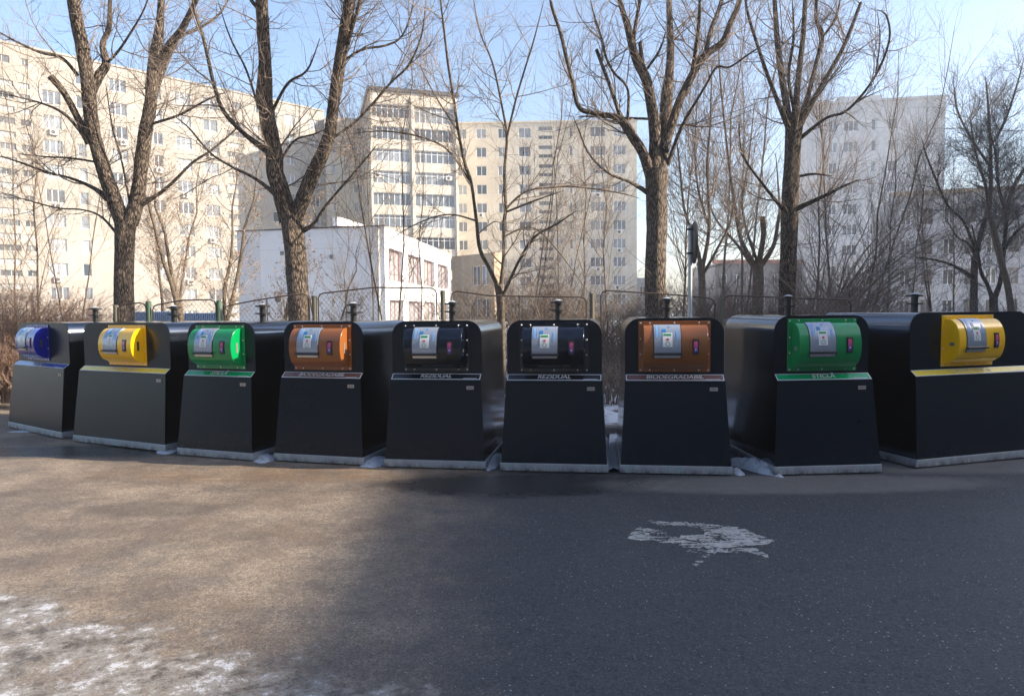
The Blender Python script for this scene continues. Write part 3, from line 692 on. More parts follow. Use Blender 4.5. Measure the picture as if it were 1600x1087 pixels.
T3 = [[(1027,505,19),(1025,450,18),(1025,400,18),(1026,350,18),(1025,300,18),(1026,265,20)],
 [(1020,285,11),(1005,240,8),(990,215,8),(975,192,7.5),(960,182,6),(930,177,5),(905,168,5),(895,130,4.5),(885,90,4.5),(875,50,4),(862,10,3.5),(855,-30,3)],
 [(1015,186,3),(965,184,3),(905,182,3)],
 [(980,195,4),(981,140,3),(960,115,3),(947,90,3),(940,60,3),(930,30,2.5),(920,-10,2)],
 [(972,190,5),(955,140,4),(940,100,4),(932,78,4)],
 [(1022,275,13),(1024,215,11),(1018,165,9.5),(1010,125,8),(1000,105,8),(990,80,7),(980,40,6),(968,0,5),(955,-50,4)],
 [(994,95,5),(990,60,4.5),(1000,0,4),(1005,-50,3)],
 [(1012,130,4),(1003,90,4.5),(1000,66,4.5)],
 [(1008,112,3),(1030,80,3),(1040,50,2.5)],
 [(1032,270,12),(1038,205,10.5),(1042,150,9),(1047,100,7),(1047,50,6),(1045,0,5.5),(1045,-60,4.5)],
 [(1036,235,9),(1052,185,7.5),(1065,150,7),(1080,120,7),(1095,95,7),(1110,80,6.5),(1130,65,6),(1142,35,5.5),(1155,5,5),(1165,-40,4)],
 [(1100,92,5),(1110,50,5),(1125,10,4.5),(1135,-30,3.5)],
 [(1070,150,5),(1080,120,5),(1088,70,4.5),(1093,20,4),(1093,-40,3)],
 [(1043,258,5),(1060,210,4),(1075,180,4),(1090,155,3),(1105,130,2.5),(1120,105,2.4),(1140,105,2.3),(1170,85,2.2),(1200,65,2)],
 [(1018,305,6),(985,285,3.5),(950,270,3),(920,240,2.5),(905,205,2),(895,180,1.5)],
 [(1036,200,3),(1070,195,2.4),(1110,197,2.2),(1180,170,1.8)]]
T4 = [[(1230,505,13.5),(1232,400,14),(1235,300,14),(1238,240,13),(1240,200,14)],
 [(1236,225,8),(1230,170,6.5),(1222,120,6),(1215,70,5.5),(1212,30,5),(1208,-30,4)],
 [(1234,205,6),(1212,150,4.5),(1195,105,4),(1180,60,3.5),(1168,20,3),(1160,-30,2.5)],
 [(1241,215,8),(1245,150,6),(1250,100,5.5),(1255,50,5),(1258,0,4.5),(1260,-50,4)],
 [(1243,212,7),(1262,150,5),(1275,100,4.5),(1285,55,4.5),(1275,30,4),(1277,-20,3.5)],
 [(1244,205,7),(1275,150,5),(1295,115,4.5),(1315,80,4.5),(1330,45,4),(1345,5,3.5)],
 [(1284,60,3),(1305,30,3),(1315,-10,2.5)],
 [(1246,220,5),(1290,185,3),(1320,175,3),(1350,145,3),(1375,105,2.6),(1390,60,2.4),(1385,25,2),(1370,15,1.6)],
 [(1368,118,2),(1375,60,1.8),(1370,15,1.5)],
 [(1236,330,6),(1290,305,4),(1320,290,3),(1345,280,2)],
 [(1238,278,4),(1270,272,3),(1300,275,2)],
 [(1230,335,5),(1190,285,3),(1160,240,2.5),(1155,190,2)],
 [(1240,170,4),(1232,120,3.5),(1240,60,3),(1238,0,2.5)]]
T5 = [[(783,510,9.5),(782,470,9.5),(778,445,9)],
 [(779,450,7),(765,420,6),(750,390,6),(745,350,5.5),(740,310,5),(735,280,5),(725,250,5),(715,200,4.5),(708,150,4),(700,100,4),(693,40,3.5),(685,-30,3)],
 [(782,455,7),(787,400,5.5),(787,350,5.5),(790,325,5.5),(788,270,4.5),(792,215,4.5),(785,170,3.5),(770,100,3),(750,50,2.6),(740,0,2.2)],
 [(791,220,4),(805,160,3.5),(818,115,3),(835,60,2.6),(850,0,2)],
 [(789,328,4.5),(820,300,3.5),(860,293,3),(900,292,3),(960,300,2.4),(1000,310,2)],
 [(789,332,4),(840,312,3),(880,298,2.5)],
 [(783,468,6),(800,430,5),(815,400,4.5),(835,370,4),(870,350,3),(900,330,2)],
 [(733,282,4),(700,235,3.5),(660,215,3),(600,205,2.5),(540,210,2)],
 [(787,370,3.5),(830,355,2.5),(870,390,2),(925,465,2)],
 [(744,345,3.5),(700,335,2.5),(650,350,2),(600,380,1.6)],
 [(716,205,3),(680,150,2.4),(650,90,2)]]
traced_tree('bare_tree', 'big bare tree forking low into two thick trunks behind the left yellow container', 'tree', 13.0, T1, MT, GT, 90, 420, 900, n0=130)
traced_tree('bare_tree', 'big bare Y shaped tree with furrowed trunk in front of the white building', 'tree', 12.0, T2, MT, GT, 80, 380, 850, n0=120)
traced_tree('bare_tree', 'big bare tree with many lopped upright limbs right behind the street sign', 'tree', 12.0, T3, MT, GT, 80, 330, 700, up=.3, n0=170)
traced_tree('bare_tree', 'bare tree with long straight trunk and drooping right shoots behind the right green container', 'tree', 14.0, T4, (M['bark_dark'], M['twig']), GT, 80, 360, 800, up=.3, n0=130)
T5 = [[(a, b, r*.72) for a, b, r in lb] for lb in T5]
traced_tree('slender_tree', 'slender bare tree with several thin stems between the two black hooded containers', 'tree', 12.6, T5, (M['bark_smooth'], M['twig_pale']), GT, 80, 420, 900, up=.2, n0=60)
# pollarded and farther trees
TP = [[(1183,505,10),(1185,440,9),(1183,412,10)], [(1184,418,6),(1193,370,5),(1192,338,6)],
 [(1180,418,6),(1165,390,4.5),(1155,365,4),(1148,320,3.5),(1142,280,3),(1135,220,2.5),(1125,120,2),(1122,40,1.6)],
 [(1180,420,5),(1150,380,3),(1120,345,2.5),(1105,310,2)], [(1187,418,6),(1208,385,4.5),(1215,350,4),(1218,320,3),(1212,240,2)],
 [(1187,420,4),(1160,330,2.5),(1170,250,2),(1180,150,1.6)]]
traced_tree('pollarded_tree', 'pale pollarded tree with a sawn off knob, between the sign and the straight trunk', 'tree', 21, TP, (M['bark_smooth'], M['twig']), None, 60, 350, 600, l1=(1, 3.5), l2=(.6, 1.8), up=.6)
TQ = [[(1098,505,7),(1097,440,6),(1094,410,6)], [(1095,415,5),(1085,370,4),(1070,330,3),(1062,260,2.5),(1055,200,2)], [(1097,420,5),(1107,370,4),(1108,330,3.5),(1105,260,3),(1110,190,2.4),(1112,100,1.8)],
 [(1098,430,4),(1120,390,3),(1140,350,2.5),(1150,300,2)], [(1106,350,3),(1090,290,2.5),(1086,220,2),(1092,130,1.6)]]
traced_tree('young_tree', 'grey young tree with upright shoots directly right of the street sign', 'tree', 19, TQ, (M['bark_smooth'], M['twig']), None, 90, 420, 700, l1=(1, 3.2), l2=(.6, 1.6), up=.7)
TR = [[(1522,505,6),(1522,440,5.5),(1524,400,5.5)], [(1524,405,5.5),(1534,360,4.5),(1546,320,4.5),(1548,250,3.5),(1545,180,3),(1540,120,2)],
 [(1522,435,4.5),(1490,415,3),(1455,405,2.5),(1430,403,2)], [(1526,395,3.5),(1505,345,3),(1480,320,2.5),(1450,250,2),(1440,215,1.5)], [(1547,260,3),(1520,220,2.5),(1495,170,2),(1490,120,1.5)],
 [(1547,230,3),(1570,190,2.5),(1590,130,2),(1600,90,1.5)], [(1524,400,3),(1512,380,2.5),(1495,370,2),(1478,340,1.6)]]
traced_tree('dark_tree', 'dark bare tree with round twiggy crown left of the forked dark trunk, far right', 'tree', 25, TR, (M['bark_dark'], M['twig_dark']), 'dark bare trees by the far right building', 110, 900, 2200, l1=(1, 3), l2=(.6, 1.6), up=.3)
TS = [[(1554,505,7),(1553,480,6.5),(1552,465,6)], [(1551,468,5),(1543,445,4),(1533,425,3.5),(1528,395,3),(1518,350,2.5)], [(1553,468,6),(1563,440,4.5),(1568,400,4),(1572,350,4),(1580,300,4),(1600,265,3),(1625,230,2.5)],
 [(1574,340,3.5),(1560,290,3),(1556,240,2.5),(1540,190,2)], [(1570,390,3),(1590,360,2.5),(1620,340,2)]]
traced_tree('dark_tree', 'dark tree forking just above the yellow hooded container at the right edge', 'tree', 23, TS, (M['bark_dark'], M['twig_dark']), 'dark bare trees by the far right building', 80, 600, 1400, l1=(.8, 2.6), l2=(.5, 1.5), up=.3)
TU = [[(1583,505,5),(1575,450,5),(1565,410,5),(1555,370,5),(1545,330,4)], [(1546,335,4),(1540,290,3),(1525,240,2.5),(1515,180,2)], [(1553,365,3),(1575,320,2.5),(1590,270,2)]]
traced_tree('leaning_tree', 'grey trunk leaning to the left across the dark trees, far right', 'tree', 21, TU, (M['bark_smooth'], M['twig_dark']), None, 40, 250, 500, l1=(.8, 2), l2=(.5, 1.2), up=.3)

# saplings: straight young stems with ascending twigs
def sapling(x, y, h, r, label, name='sapling', tm='twig', n1=26, n2=120, n3=0, group='thin saplings behind the fence', lean=(0, 0), keys=0, spread=(20, 50), stems=1, sl=.45):
    t = empty(name, (x, y, .1)); tag(t, label, 'tree', group)
    PS = []; RS = []
    for s in range(stems):
        k = 9; z = np.linspace(0, 1, k); a = rng.random()*2*PI; sp = (0 if stems == 1 else .22)
        P = np.stack([lean[0]*z*h+sp*h*z*math.cos(a)+rng.normal(size=k)*.02*h*z*.6, lean[1]*z*h+sp*h*z*math.sin(a), z*h*(1-.15*rng.random()*(s > 0))], 1)
        PS.append(P); RS.append(r*(1-.85*z))
    PA = np.stack(PS); RA = np.stack(RS)
    for s in range(stems):
        V, Q, B = tubes(PA[s:s+1], RA[s:s+1], 8); np_mesh('trunk', V, Q, M['bark_smooth'] if tm != 'twig_dark' else M['bark_dark'], t, True, B)
    P1, R1 = grow(PA, RA, n1, (h*.18, h*sl), spread, .35, 7, .18, .55, .014, .003, .25)
    P2, R2 = grow(P1, R1, n2, (h*.05, h*.2), (25, 55), .3, 5, .1, .6, .006, .0022, .3)
    ps = [tubes(P1, R1, 4), tubes(P2, R2, 3)]
    if n3:
        P3, R3 = grow(P2, R2, n3, (h*.02, h*.09), (25, 60), .2, 4, .1, .7, .004, .0022, .3); ps.append(tubes(P3, R3, 3))
    V, Q, B = merge(ps); np_mesh('crown', V, Q, M[tm], t, True)
    if keys:
        V, Q = leaves(P2, keys, .032, (.2, 1), .8); o = np_mesh('seed_keys', V, Q, M['keys'], t, False); o['kind'] = 'stuff'
    return t
def px_x(px, Y): return at(px, 500, Y).x
for (px, Y, h, r, n1, n2, n3, keys, lb, tm) in (
    (300, 20, 6.2, .09, 46, 420, 900, 2600, 'small tree full of dry tan seed clusters behind the low blue sheet', 'twig_pale'),
    (338, 17.5, 6.0, .07, 36, 320, 700, 1700, 'small tree with dry tan seeds touching the white building at its left corner', 'twig_pale'),
    (262, 23, 6.5, .07, 36, 320, 600, 1500, 'small seed covered tree close behind the two stemmed big tree', 'twig_pale'),
    (425, 15.5, 4.0, .04, 24, 160, 300, 900, 'low seed covered sapling in front of the white wall, left of the Y shaped tree', 'twig_pale'),
    (512, 15.5, 3.6, .035, 22, 140, 260, 500, 'low seed covered sapling in front of the white wall, right of the Y shaped tree', 'twig_pale')):
    sapling(px_x(px, Y), Y, h, r, lb, 'seedy_tree', tm, n1, n2, n3, 'small trees with dry seed clusters', keys=keys, stems=2, spread=(25, 60))
SAP = ((583, 14, 6.8, .03, 'pale thin sapling in front of the white building, left of its red framed windows'), (618, 13.5, 7.5, .035, 'thin sapling standing before the first red framed window'),
 (540, 14.5, 4.6, .025, 'short thin sapling in front of the blank white wall'), (655, 16, 8.2, .035, 'thin tall sapling before the tower block'),
 (871, 16, 7.5, .03, 'very thin pale stem left of the lower block windows'), (905, 18, 9.0, .04, 'sapling in front of the middle block, left of the fence post'),
 (950, 17, 8.0, .04, 'sapling in front of the right end of the middle block'), (820, 19, 9.5, .05, 'sapling directly behind the left lifting post of the second black container'),
 (60, 16, 8.0, .05, 'sapling in front of the balconies of the long block, far left'), (25, 18, 9.0, .05, 'sapling at the left picture edge'), (110, 15, 6.5, .04, 'sapling just left of the two stemmed tree'),
 (1065, 20, 9.5, .05, 'sapling left of the street sign pole'), (1125, 24, 13., .07, 'tall sapling right of the street sign'), (1160, 26, 14., .07, 'tall sapling left of the pollarded tree'),
 (1275, 18, 8.6, .05, 'sapling right beside the straight dark trunk'), (1300, 20, 9.5, .055, 'sapling below the far right tower'), (1345, 21, 9.5, .055, 'sapling in front of the far right tower windows'),
 (1385, 22, 8.5, .05, 'sapling in front of the blank part of the far right tower'), (1420, 26, 7.5, .05, 'thin sapling left of the dark trees'), (1460, 28, 8.0, .06, 'thin sapling among the dark trees'), (1490, 30, 8, .06, 'sapling below the right low building'))
for i, (px, Y, h, r, lb) in enumerate(SAP):
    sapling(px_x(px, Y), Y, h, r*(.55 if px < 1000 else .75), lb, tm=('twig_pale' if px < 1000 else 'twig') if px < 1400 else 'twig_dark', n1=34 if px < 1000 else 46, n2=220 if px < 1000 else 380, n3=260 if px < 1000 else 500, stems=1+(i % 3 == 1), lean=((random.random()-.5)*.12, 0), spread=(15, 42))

# shrubs: many arching stems from one foot
def shrub(x, y, w_, h, ns, n2, n3, label, tm='twig_red', lean=0, litter=0, r=.012, name='bare_shrub', group='leafless shrubs behind the fence'):
    t = empty(name, (x, y, .1)); tag(t, label, 'shrub', group)
    k = 8; z = np.linspace(0, 1, k)[None, :, None]; a = rng.random((ns, 1, 1))*2*PI; L = h*(.55+.55*rng.random((ns, 1, 1)))
    foot_ = np.concatenate([rng.normal(size=(ns, 1, 2))*w_*.22, np.zeros((ns, 1, 1))], 2)
    out = (.25+.6*rng.random((ns, 1, 1)))*w_*z**1.6
    P = foot_+np.concatenate([np.cos(a)*out+lean*z**1.4*h*(.3+.7*rng.random((ns, 1, 1))), np.sin(a)*out*.8, L*(z-.22*z**3)], 2)
    P = P+rng.normal(size=P.shape)*.03*z
    R = np.broadcast_to(r*(1-.8*z[..., 0]), (ns, k))*(.6+.8*rng.random((ns, 1)))
    V, Q, B = tubes(P, R, 4); np_mesh('stems', V, Q, M[tm], t, True)
    P2, R2 = grow(P, R, n2, (h*.12, h*.42), (25, 65), .1, 6, .1, .6, .006, .002, .45)
    P3, R3 = grow(P2, R2, n3, (h*.05, h*.2), (25, 70), .05, 4, .1, .7, .004, .0018, .45)
    V, Q, B = merge([tubes(P2, R2, 3), tubes(P3, R3, 3)]); np_mesh('twigs', V, Q, M[tm], t, True)
    if litter:
        V, Q = leaves(P3, litter, .022, (0, 1), .3); o = np_mesh('dead_leaves', V, Q, M['litter'], t, False); o['kind'] = 'stuff'
SH = [(10, 13.5, 1.6, 2.3, 'twig_red', 'dense reddish brush at the left picture edge', 700), (70, 13.2, 1.6, 2.1, 'twig_red', 'reddish brush directly above the blue hooded container', 600), (-40, 12.6, 1.6, 2.4, 'twig_red', 'reddish brush cut by the left picture edge', 500),
 (130, 13.6, 1.4, 2.0, 'twig_red', 'reddish brush left of the two stemmed tree trunk', 500), (40, 15.5, 2.0, 2.9, 'twig_red', 'taller brush behind the reddish brush, far left', 300), (110, 16.5, 2.0, 2.6, 'twig_red', 'brush behind the fence start, left of the big forked tree', 300),
 (15, 11.9, .7, 1.3, 'twig_red', 'low brush on the snowy verge left of the blue container', 500),
 (560, 13.2, 1.3, 2.0, 'twig', 'fan of thin stems in front of the white wall behind the fence panel', 0), (610, 13.6, 1.2, 1.9, 'twig', 'sparse shrub below the red framed windows', 0),
 (735, 14, 1.6, 2.6, 'twig', 'tangled shrub left of the slender tree', 60), (830, 14, 1.8, 3.0, 'twig', 'tangled shrub right of the slender tree', 60), (880, 15, 2.0, 3.1, 'twig', 'tall tangled shrub below the middle block', 60), (930, 14, 1.6, 2.3, 'twig', 'shrub behind the fence post right of centre', 60),
 (985, 13.6, 1.4, 2.2, 'twig', 'shrub left of the lopped tree trunk', 40), (955, 10.6, .5, .9, 'twig', 'low brambles seen through the snowy gap', 60), (968, 12.2, .7, 1.3, 'twig', 'brambles farther back in the snowy gap', 60),
 (1070, 14, 1.5, 2.5, 'twig', 'shrub around the foot of the street sign', 0), (1120, 15, 1.6, 2.8, 'twig', 'shrub right of the sign pole', 0), (1165, 15, 1.6, 2.6, 'twig', 'shrub in front of the pollarded tree', 0),
 (1290, 13.5, 1.9, 3.0, 'twig', 'dense shrub right of the straight trunk', 0), (1330, 15, 2.0, 3.2, 'twig', 'arching shrub below the far tower', 0), (1255, 15, 1.5, 2.6, 'twig', 'shrub hugging the straight trunk', 0),
 (1400, 18, 2.0, 2.6, 'twig_dark', 'dark shrub behind the right yellow container, left part', 0), (1460, 20, 2.2, 2.8, 'twig_dark', 'dark shrub behind the lifting post of the right yellow container', 0), (1530, 22, 2.2, 2.8, 'twig_dark', 'dark shrub below the dark trees', 0), (1600, 22, 2.4, 3.2, 'twig_dark', 'dark shrub at the right picture edge', 0)]
for i, (px, Y, w_, h, tm, lb, lit) in enumerate(SH):
    shrub(px_x(px, Y), Y, w_, h, 70, 900, 1500 if tm == 'twig_red' else 1100, lb, tm, litter=lit) if px != 560 and px != 610 and px < 1400 and px not in (955, 968) else shrub(px_x(px, Y), Y, w_, h, 26, 160, 260, lb, tm, litter=lit)
# long arching branches at the right
shrub(px_x(1275, 14.5), 14.5, .6, 4.6, 34, 420, 700, 'shrub with very long shoots arching to the right across the far tower', 'twig', lean=.75, r=.02, name='arching_shrub', group=None)

# ---------------------------------------------------------------- fence
M['rust'] = paint('rusty_wire', (.07, .05, .04), .7, .25, metal=.2)
M['post'] = paint('weathered_post', (.13, .12, .085), .8, .3)
M['postg'] = paint('green_post', (.06, .11, .07), .6, .3)
def rod(pts, r, sides=5):
    P = np.array([list(p) for p in pts], float)[None]; return tubes(P, np.full(P.shape[:2], r), sides)
FY = 11.4
def fence_post(px, py, mt, lb, Y=FY):
    b = at(px, py, Y); m = MB(); m.cyl((0, 0, -.1), (0, 0, b.z-.12), .045, .042, 12); m.cyl((0, 0, b.z-.12), (0, 0, b.z-.105), .048, .03, 12)
    o = m.build('fence_post', M[mt], smooth=True); o.location = (b.x, Y, .12); tag(o, lb, 'fence post', 'posts of the wire fence')
for a in ((181, 478, 'post', 'weathered fence post just left of the two stemmed tree trunk'), (232, 472, 'postg', 'greenish fence post right of the two stemmed tree trunk'), (342, 470, 'postg', 'green fence post left of the white building'),
          (491, 463, 'post', 'fence post right beside the Y shaped tree trunk'), (692, 455, 'post', 'mossy fence post near the lifting post of the first black container'),
          (925, 459, 'post', 'fence post right of the second black container'), (1128, 467, 'post', 'fence post between right brown and right green containers')): fence_post(*a)
def fence_panel(top, lb, Yo=0.0):
    """top: list of (px,py) along the top rail"""
    Y = FY-.02+Yo; tp = [at(a, b, Y) for a, b in top]; base = .22
    t = empty('wire_fence', (tp[0].x, Y, .12)); tag(t, lb, 'wire fence', 'leaning wire mesh panels of the fence'); off = np.array([tp[0].x, Y, .12])
    L = tp[0]; Rr = tp[-1]; rc = .09
    path = [Vector((L.x, Y, base)), Vector((L.x, Y, L.z-rc)), Vector((L.x+rc*.3, Y, L.z-rc*.3)), Vector((L.x+rc, Y, L.z))] + [p for p in tp[1:-1]] + [Vector((Rr.x-rc, Y, Rr.z)), Vector((Rr.x-rc*.3, Y, Rr.z-rc*.3)), Vector((Rr.x, Y, Rr.z-rc)), Vector((Rr.x, Y, base)), Vector((L.x, Y, base))]
    V, Q, B = rod(path, .012, 6); np_mesh('frame', V-off, Q, M['rust'], t, True)
    if Rr.x-L.x > 1.3:
        mx = (L.x+Rr.x)/2; mz = np.interp(mx, [p.x for p in tp], [p.z for p in tp]); V, Q, B = rod([(mx, Y+.005, base), (mx+.01, Y+.005, mz)], .009, 5); np_mesh('middle_bar', V-off, Q, M['rust'], t, True)
    # diagonal wires
    xs = [p.x for p in tp]; zs = [p.z for p in tp]; parts = []; pitch = .075
    x = L.x-2.5
    while x < Rr.x+2.5:
        for s in (1, -1):
            pts = []
            for j in range(60):
                zz = base+j*.04; xx = x+s*j*.04*.82
                if L.x <= xx <= Rr.x and zz < np.interp(xx, xs, zs): pts.append((xx+.006*math.sin(zz*5), Y+(.003*s)+.03*math.sin(xx*2.3+zz*1.5), zz))
            if len(pts) > 1:
                p0 = pts; parts.append(rod([p0[0], p0[len(p0)//2], p0[-1]], .0022, 3))
        x += pitch
    V, Q, B = merge(parts); np_mesh('mesh', V-off, Q, M['rust'], t, False)
for a in (([(238, 476), (285, 469), (337, 468)], 'fence panel between the two green posts, left'), ([(185, 476), (205, 474), (228, 473)], 'short fence panel right at the two stemmed tree'),
          ([(350, 477), (400, 469), (440, 463), (482, 459)], 'fence panel running up to the Y shaped tree trunk'), ([(497, 458), (585, 449), (682, 450)], 'tall fence panel in front of the white wall and windows'),
          ([(705, 455), (765, 462), (830, 463), (916, 464)], 'fence panel crossing the slender tree'), ([(939, 454), (1000, 457), (1060, 461), (1117, 466)], 'fence panel crossing the lopped tree trunk'),
          ([(1131, 462), (1180, 463), (1250, 466), (1330, 468)], 'fence panel behind the right green container')): fence_panel(*a)

# street sign seen edge on
t = empty('street_sign', (at(1078, 500, 10.4).x, 10.4, .12)); tag(t, 'street sign seen from behind almost edge on, on a pale grey pole', 'sign')
M['signpole'] = paint('grey_sign_pole', (.50, .50, .48), .5, .1, metal=.2); M['signback'] = paint('dark_sign_back', (.025, .027, .028), .5, .15); M['signface'] = paint('white_sign_face', (.6, .6, .6), .4, .05)
bz = at(1078, 352, 10.4).z-.12
m = MB(); m.cyl((0, 0, -.12), (0, 0, bz), .032, n=14); m.build('pole', M['signpole'], t, smooth=True)
cz0 = at(1083, 412, 10.4).z-.12; cz1 = at(1083, 346, 10.4).z-.12; cz = (cz0+cz1)/2; hr = (cz1-cz0)/2
Mx = Matrix.Translation((.065, 0, cz)) @ Matrix.Rotation(math.radians(82), 4, 'Z')
m = MB(); n = 32; vs = []; 
for yy, s in ((-.012, 1), (.012, 1), (.03, .9)):
    for i in range(n): vs.append(Mx @ Vector((hr*s*math.cos(2*PI*i/n), yy, hr*s*math.sin(2*PI*i/n))))
fs = [(j*n+i, j*n+(i+1) % n, (j+1)*n+(i+1) % n, (j+1)*n+i) for j in range(2) for i in range(n)]+[tuple(range(2*n, 3*n))]
m.add(vs, fs); bk = m.build('sign_back', M['signback'], t, smooth=False)
m = MB(); m.add([Mx @ Vector((hr*.98*math.cos(2*PI*i/n), -.0125, hr*.98*math.sin(2*PI*i/n))) for i in range(n)], [tuple(range(n))]); m.build('sign_face', M['signface'], bk)
for dz in (-.16, .2):
    m = MB(); m.box((-.045, -.045, cz+dz-.015), (.085, .045, cz+dz+.015)); m.build('bracket', M['signback'], t, bevel=.004)

# far street lamp and low blue sheets
p = at(1352, 465, 26); t = empty('lamp_post', (p.x, 26, .1)); tag(t, 'small white post with a flat head far behind the right green container', 'lamp post')
m = MB(); m.cyl((0, 0, 0), (.06, 0, p.z-.1), .07, .055, 10); m.build('pole', M['white'], t, smooth=True)
m = MB(); m.cyl((.06, 0, p.z-.1), (.06, 0, p.z), .08, .2, 10); m.build('lamp_head', M['white'], t, smooth=True)
M['bluesheet'] = paint('blue_sheet', (.10, .19, .36), .5, .2)
for (a, b, yt, Y, lb) in ((208, 268, 487, 17, 'low blue corrugated sheet directly right of the two stemmed tree'), (288, 345, 489, 17.3, 'low blue corrugated sheet left of the white building corner')):
    A = at(a, yt, Y); B = at(b, yt, Y); t = empty('blue_sheet', (A.x, Y, .1)); tag(t, lb, 'metal sheet', 'blue sheets behind the fence')
    m = MB(); n = 40; Ln = B.x-A.x; zt = A.z-.1
    vs = [(Ln*i/n, .03*(i % 2)+d, z) for d in (0, .02) for z in (.2, zt) for i in range(n+1)]
    k = n+1; m.add(vs, [(i, i+1, k+i+1, k+i) for i in range(n)]+[(2*k+i, 2*k+i+1, 3*k+i+1, 3*k+i) for i in range(n)]+[(k+i, k+i+1, 3*k+i+1, 3*k+i) for i in range(n)])
    m.build('sheet', M['bluesheet'], t)
    m = MB()
    for x in (0, Ln/2, Ln): m.box((x-.03, .03, 0), (x+.03, .09, zt-.05))
    m.build('support', M['signback'], t)

# ---------------------------------------------------------------- buildings
def wallmat(name, a, b, stain=.35, seam=(2.7, 3.2)):
    k = N(name); p = k.pos(); c = k.coord(); n = k.noise(p, .25, 8, .65); st = k.noise(k.map(c, (1.2, 1.2, .12)), 1.4, 7, .7)
    col = k.mix(k.mr(n, .3, .7), a, b); col = k.mix(k.mr(st, .5, .75, 0, stain), col, tuple(x*.62 for x in a))
    x, y, z = k.sep(c)
    def line(v, per, w_):
        f = k.math('FRACT', k.math('DIVIDE', v, per)); return k.math('LESS_THAN', f, w_)
    ln = k.math('MAXIMUM', line(z, 2.75, .022), line(x, seam[1], .016))
    col = k.mix(k.math('MULTIPLY', ln, .22), col, tuple(x_*.5 for x_ in a))
    return k.out(col, .85, 0, .2)
M['creamA'] = wallmat('cream_render', (.29, .275, .245), (.36, .34, .305))
M['creamB'] = wallmat('tower_render', (.54, .49, .41), (.63, .58, .50))
M['creamC'] = wallmat('beige_render', (.47, .43, .36), (.57, .53, .45), .5)
M['greyD'] = wallmat('grey_panels', (.46, .48, .50), (.56, .57, .58), .4)
M['greyE'] = wallmat('grey_render', (.32, .325, .34), (.42, .425, .44), .4)
M['whiteG'] = wallmat('white_render', (.62, .625, .63), (.70, .70, .70), .08, (99, 99))
M['beigeG'] = wallmat('sand_render', (.34, .26, .18), (.42, .33, .24), .15, (99, 99))
M['roof'] = paint('roof_felt', (.06, .065, .075), .8, .2); M['redroof'] = paint('red_roof_edge', (.28, .12, .09), .7, .2)
M['wframe'] = paint('white_pvc', (.74, .75, .76), .4, .05); M['rframe'] = paint('red_frame', (.24, .07, .07), .5, .1); M['bframe'] = paint('brown_frame', (.22, .14, .10), .6, .1)
def glassmat(name, a, b):
    k = N(name); i = k.n('ObjectInfo').outputs['Random']; c = k.coord(); n = k.noise(c, 1.3, 3)
    cur = k.mr(k.noise(k.map(c, (6, 6, .4)), 3, 2), .45, .6)
    col = k.mix(i, a, b); col = k.mix(k.math('MULTIPLY', cur, k.mr(i, .3, .9, 0, .5)), col, (.42, .40, .37))
    return k.out(col, .06, 0, .6)
M['glass'] = glassmat('window_glass', (.04, .055, .075), (.26, .30, .34)); M['glassd'] = glassmat('dark_glass', (.03, .035, .045), (.10, .12, .14))
M['glassr'] = glassmat('curtained_glass', (.16, .17, .18), (.30, .31, .32)); M['louvre'] = paint('grey_balcony_infill', (.34, .36, .37), .5, .25, sc=1.5)
M['ac'] = paint('ac_white', (.62, .62, .60), .5, .05); M['acd'] = paint('ac_grille', (.05, .05, .05), .6, .1)

def win_mesh(w_, h, mull, fm, transom=False):
    """window centred on x, sitting at z 0..h, facing -y, at y=0"""
    m = MB(); f = .07; d = .05
    m.box((-w_/2, -d, 0), (w_/2, 0, f)); m.box((-w_/2, -d, h-f), (w_/2, 0, h)); m.box((-w_/2, -d, f), (-w_/2+f, 0, h-f)); m.box((w_/2-f, -d, f), (w_/2, 0, h-f))
    for i in range(1, mull):
        x = -w_/2+w_*i/mull; m.box((x-f*.55, -d*.9, f), (x+f*.55, 0, h-f))
    if transom: 
        for i in range(mull):
            a = -w_/2+w_*i/mull+f*.56; b = -w_/2+w_*(i+1)/mull-f*.56; m.box((a, -d*.8, h*.72), (b, 0, h*.72+.05))
    g = MB(); g.add([(-w_/2+f*.5, -.012, f*.5), (w_/2-f*.5, -.012, f*.5), (w_/2-f*.5, -.012, h-f*.5), (-w_/2+f*.5, -.012, h-f*.5)], [(0, 1, 2, 3)])
    a = m.build('window', fm); b = g.build('pane', M['glass']); bpy.data.objects.remove(b); me2 = bpy.data.meshes[-1] if False else None
    return a
_wc = {}
def get_win(w_, h, mull, fm, gm, transom):
    key = (round(w_, 2), round(h, 2), mull, fm, gm, transom)
    if key not in _wc:
        a = win_mesh(w_, h, mull, M[fm], transom); me = a.data; bpy.data.objects.remove(a)
        f = .07; g = bpy.data.meshes.new('pane'); g.from_pydata([(-w_/2+f*.5, -.012, f*.5), (w_/2-f*.5, -.012, f*.5), (w_/2-f*.5, -.012, h-f*.5), (-w_/2+f*.5, -.012, h-f*.5)], [], [(0, 1, 2, 3)]); g.materials.append(M[gm])
        _wc[key] = (me, g)
    return _wc[key]
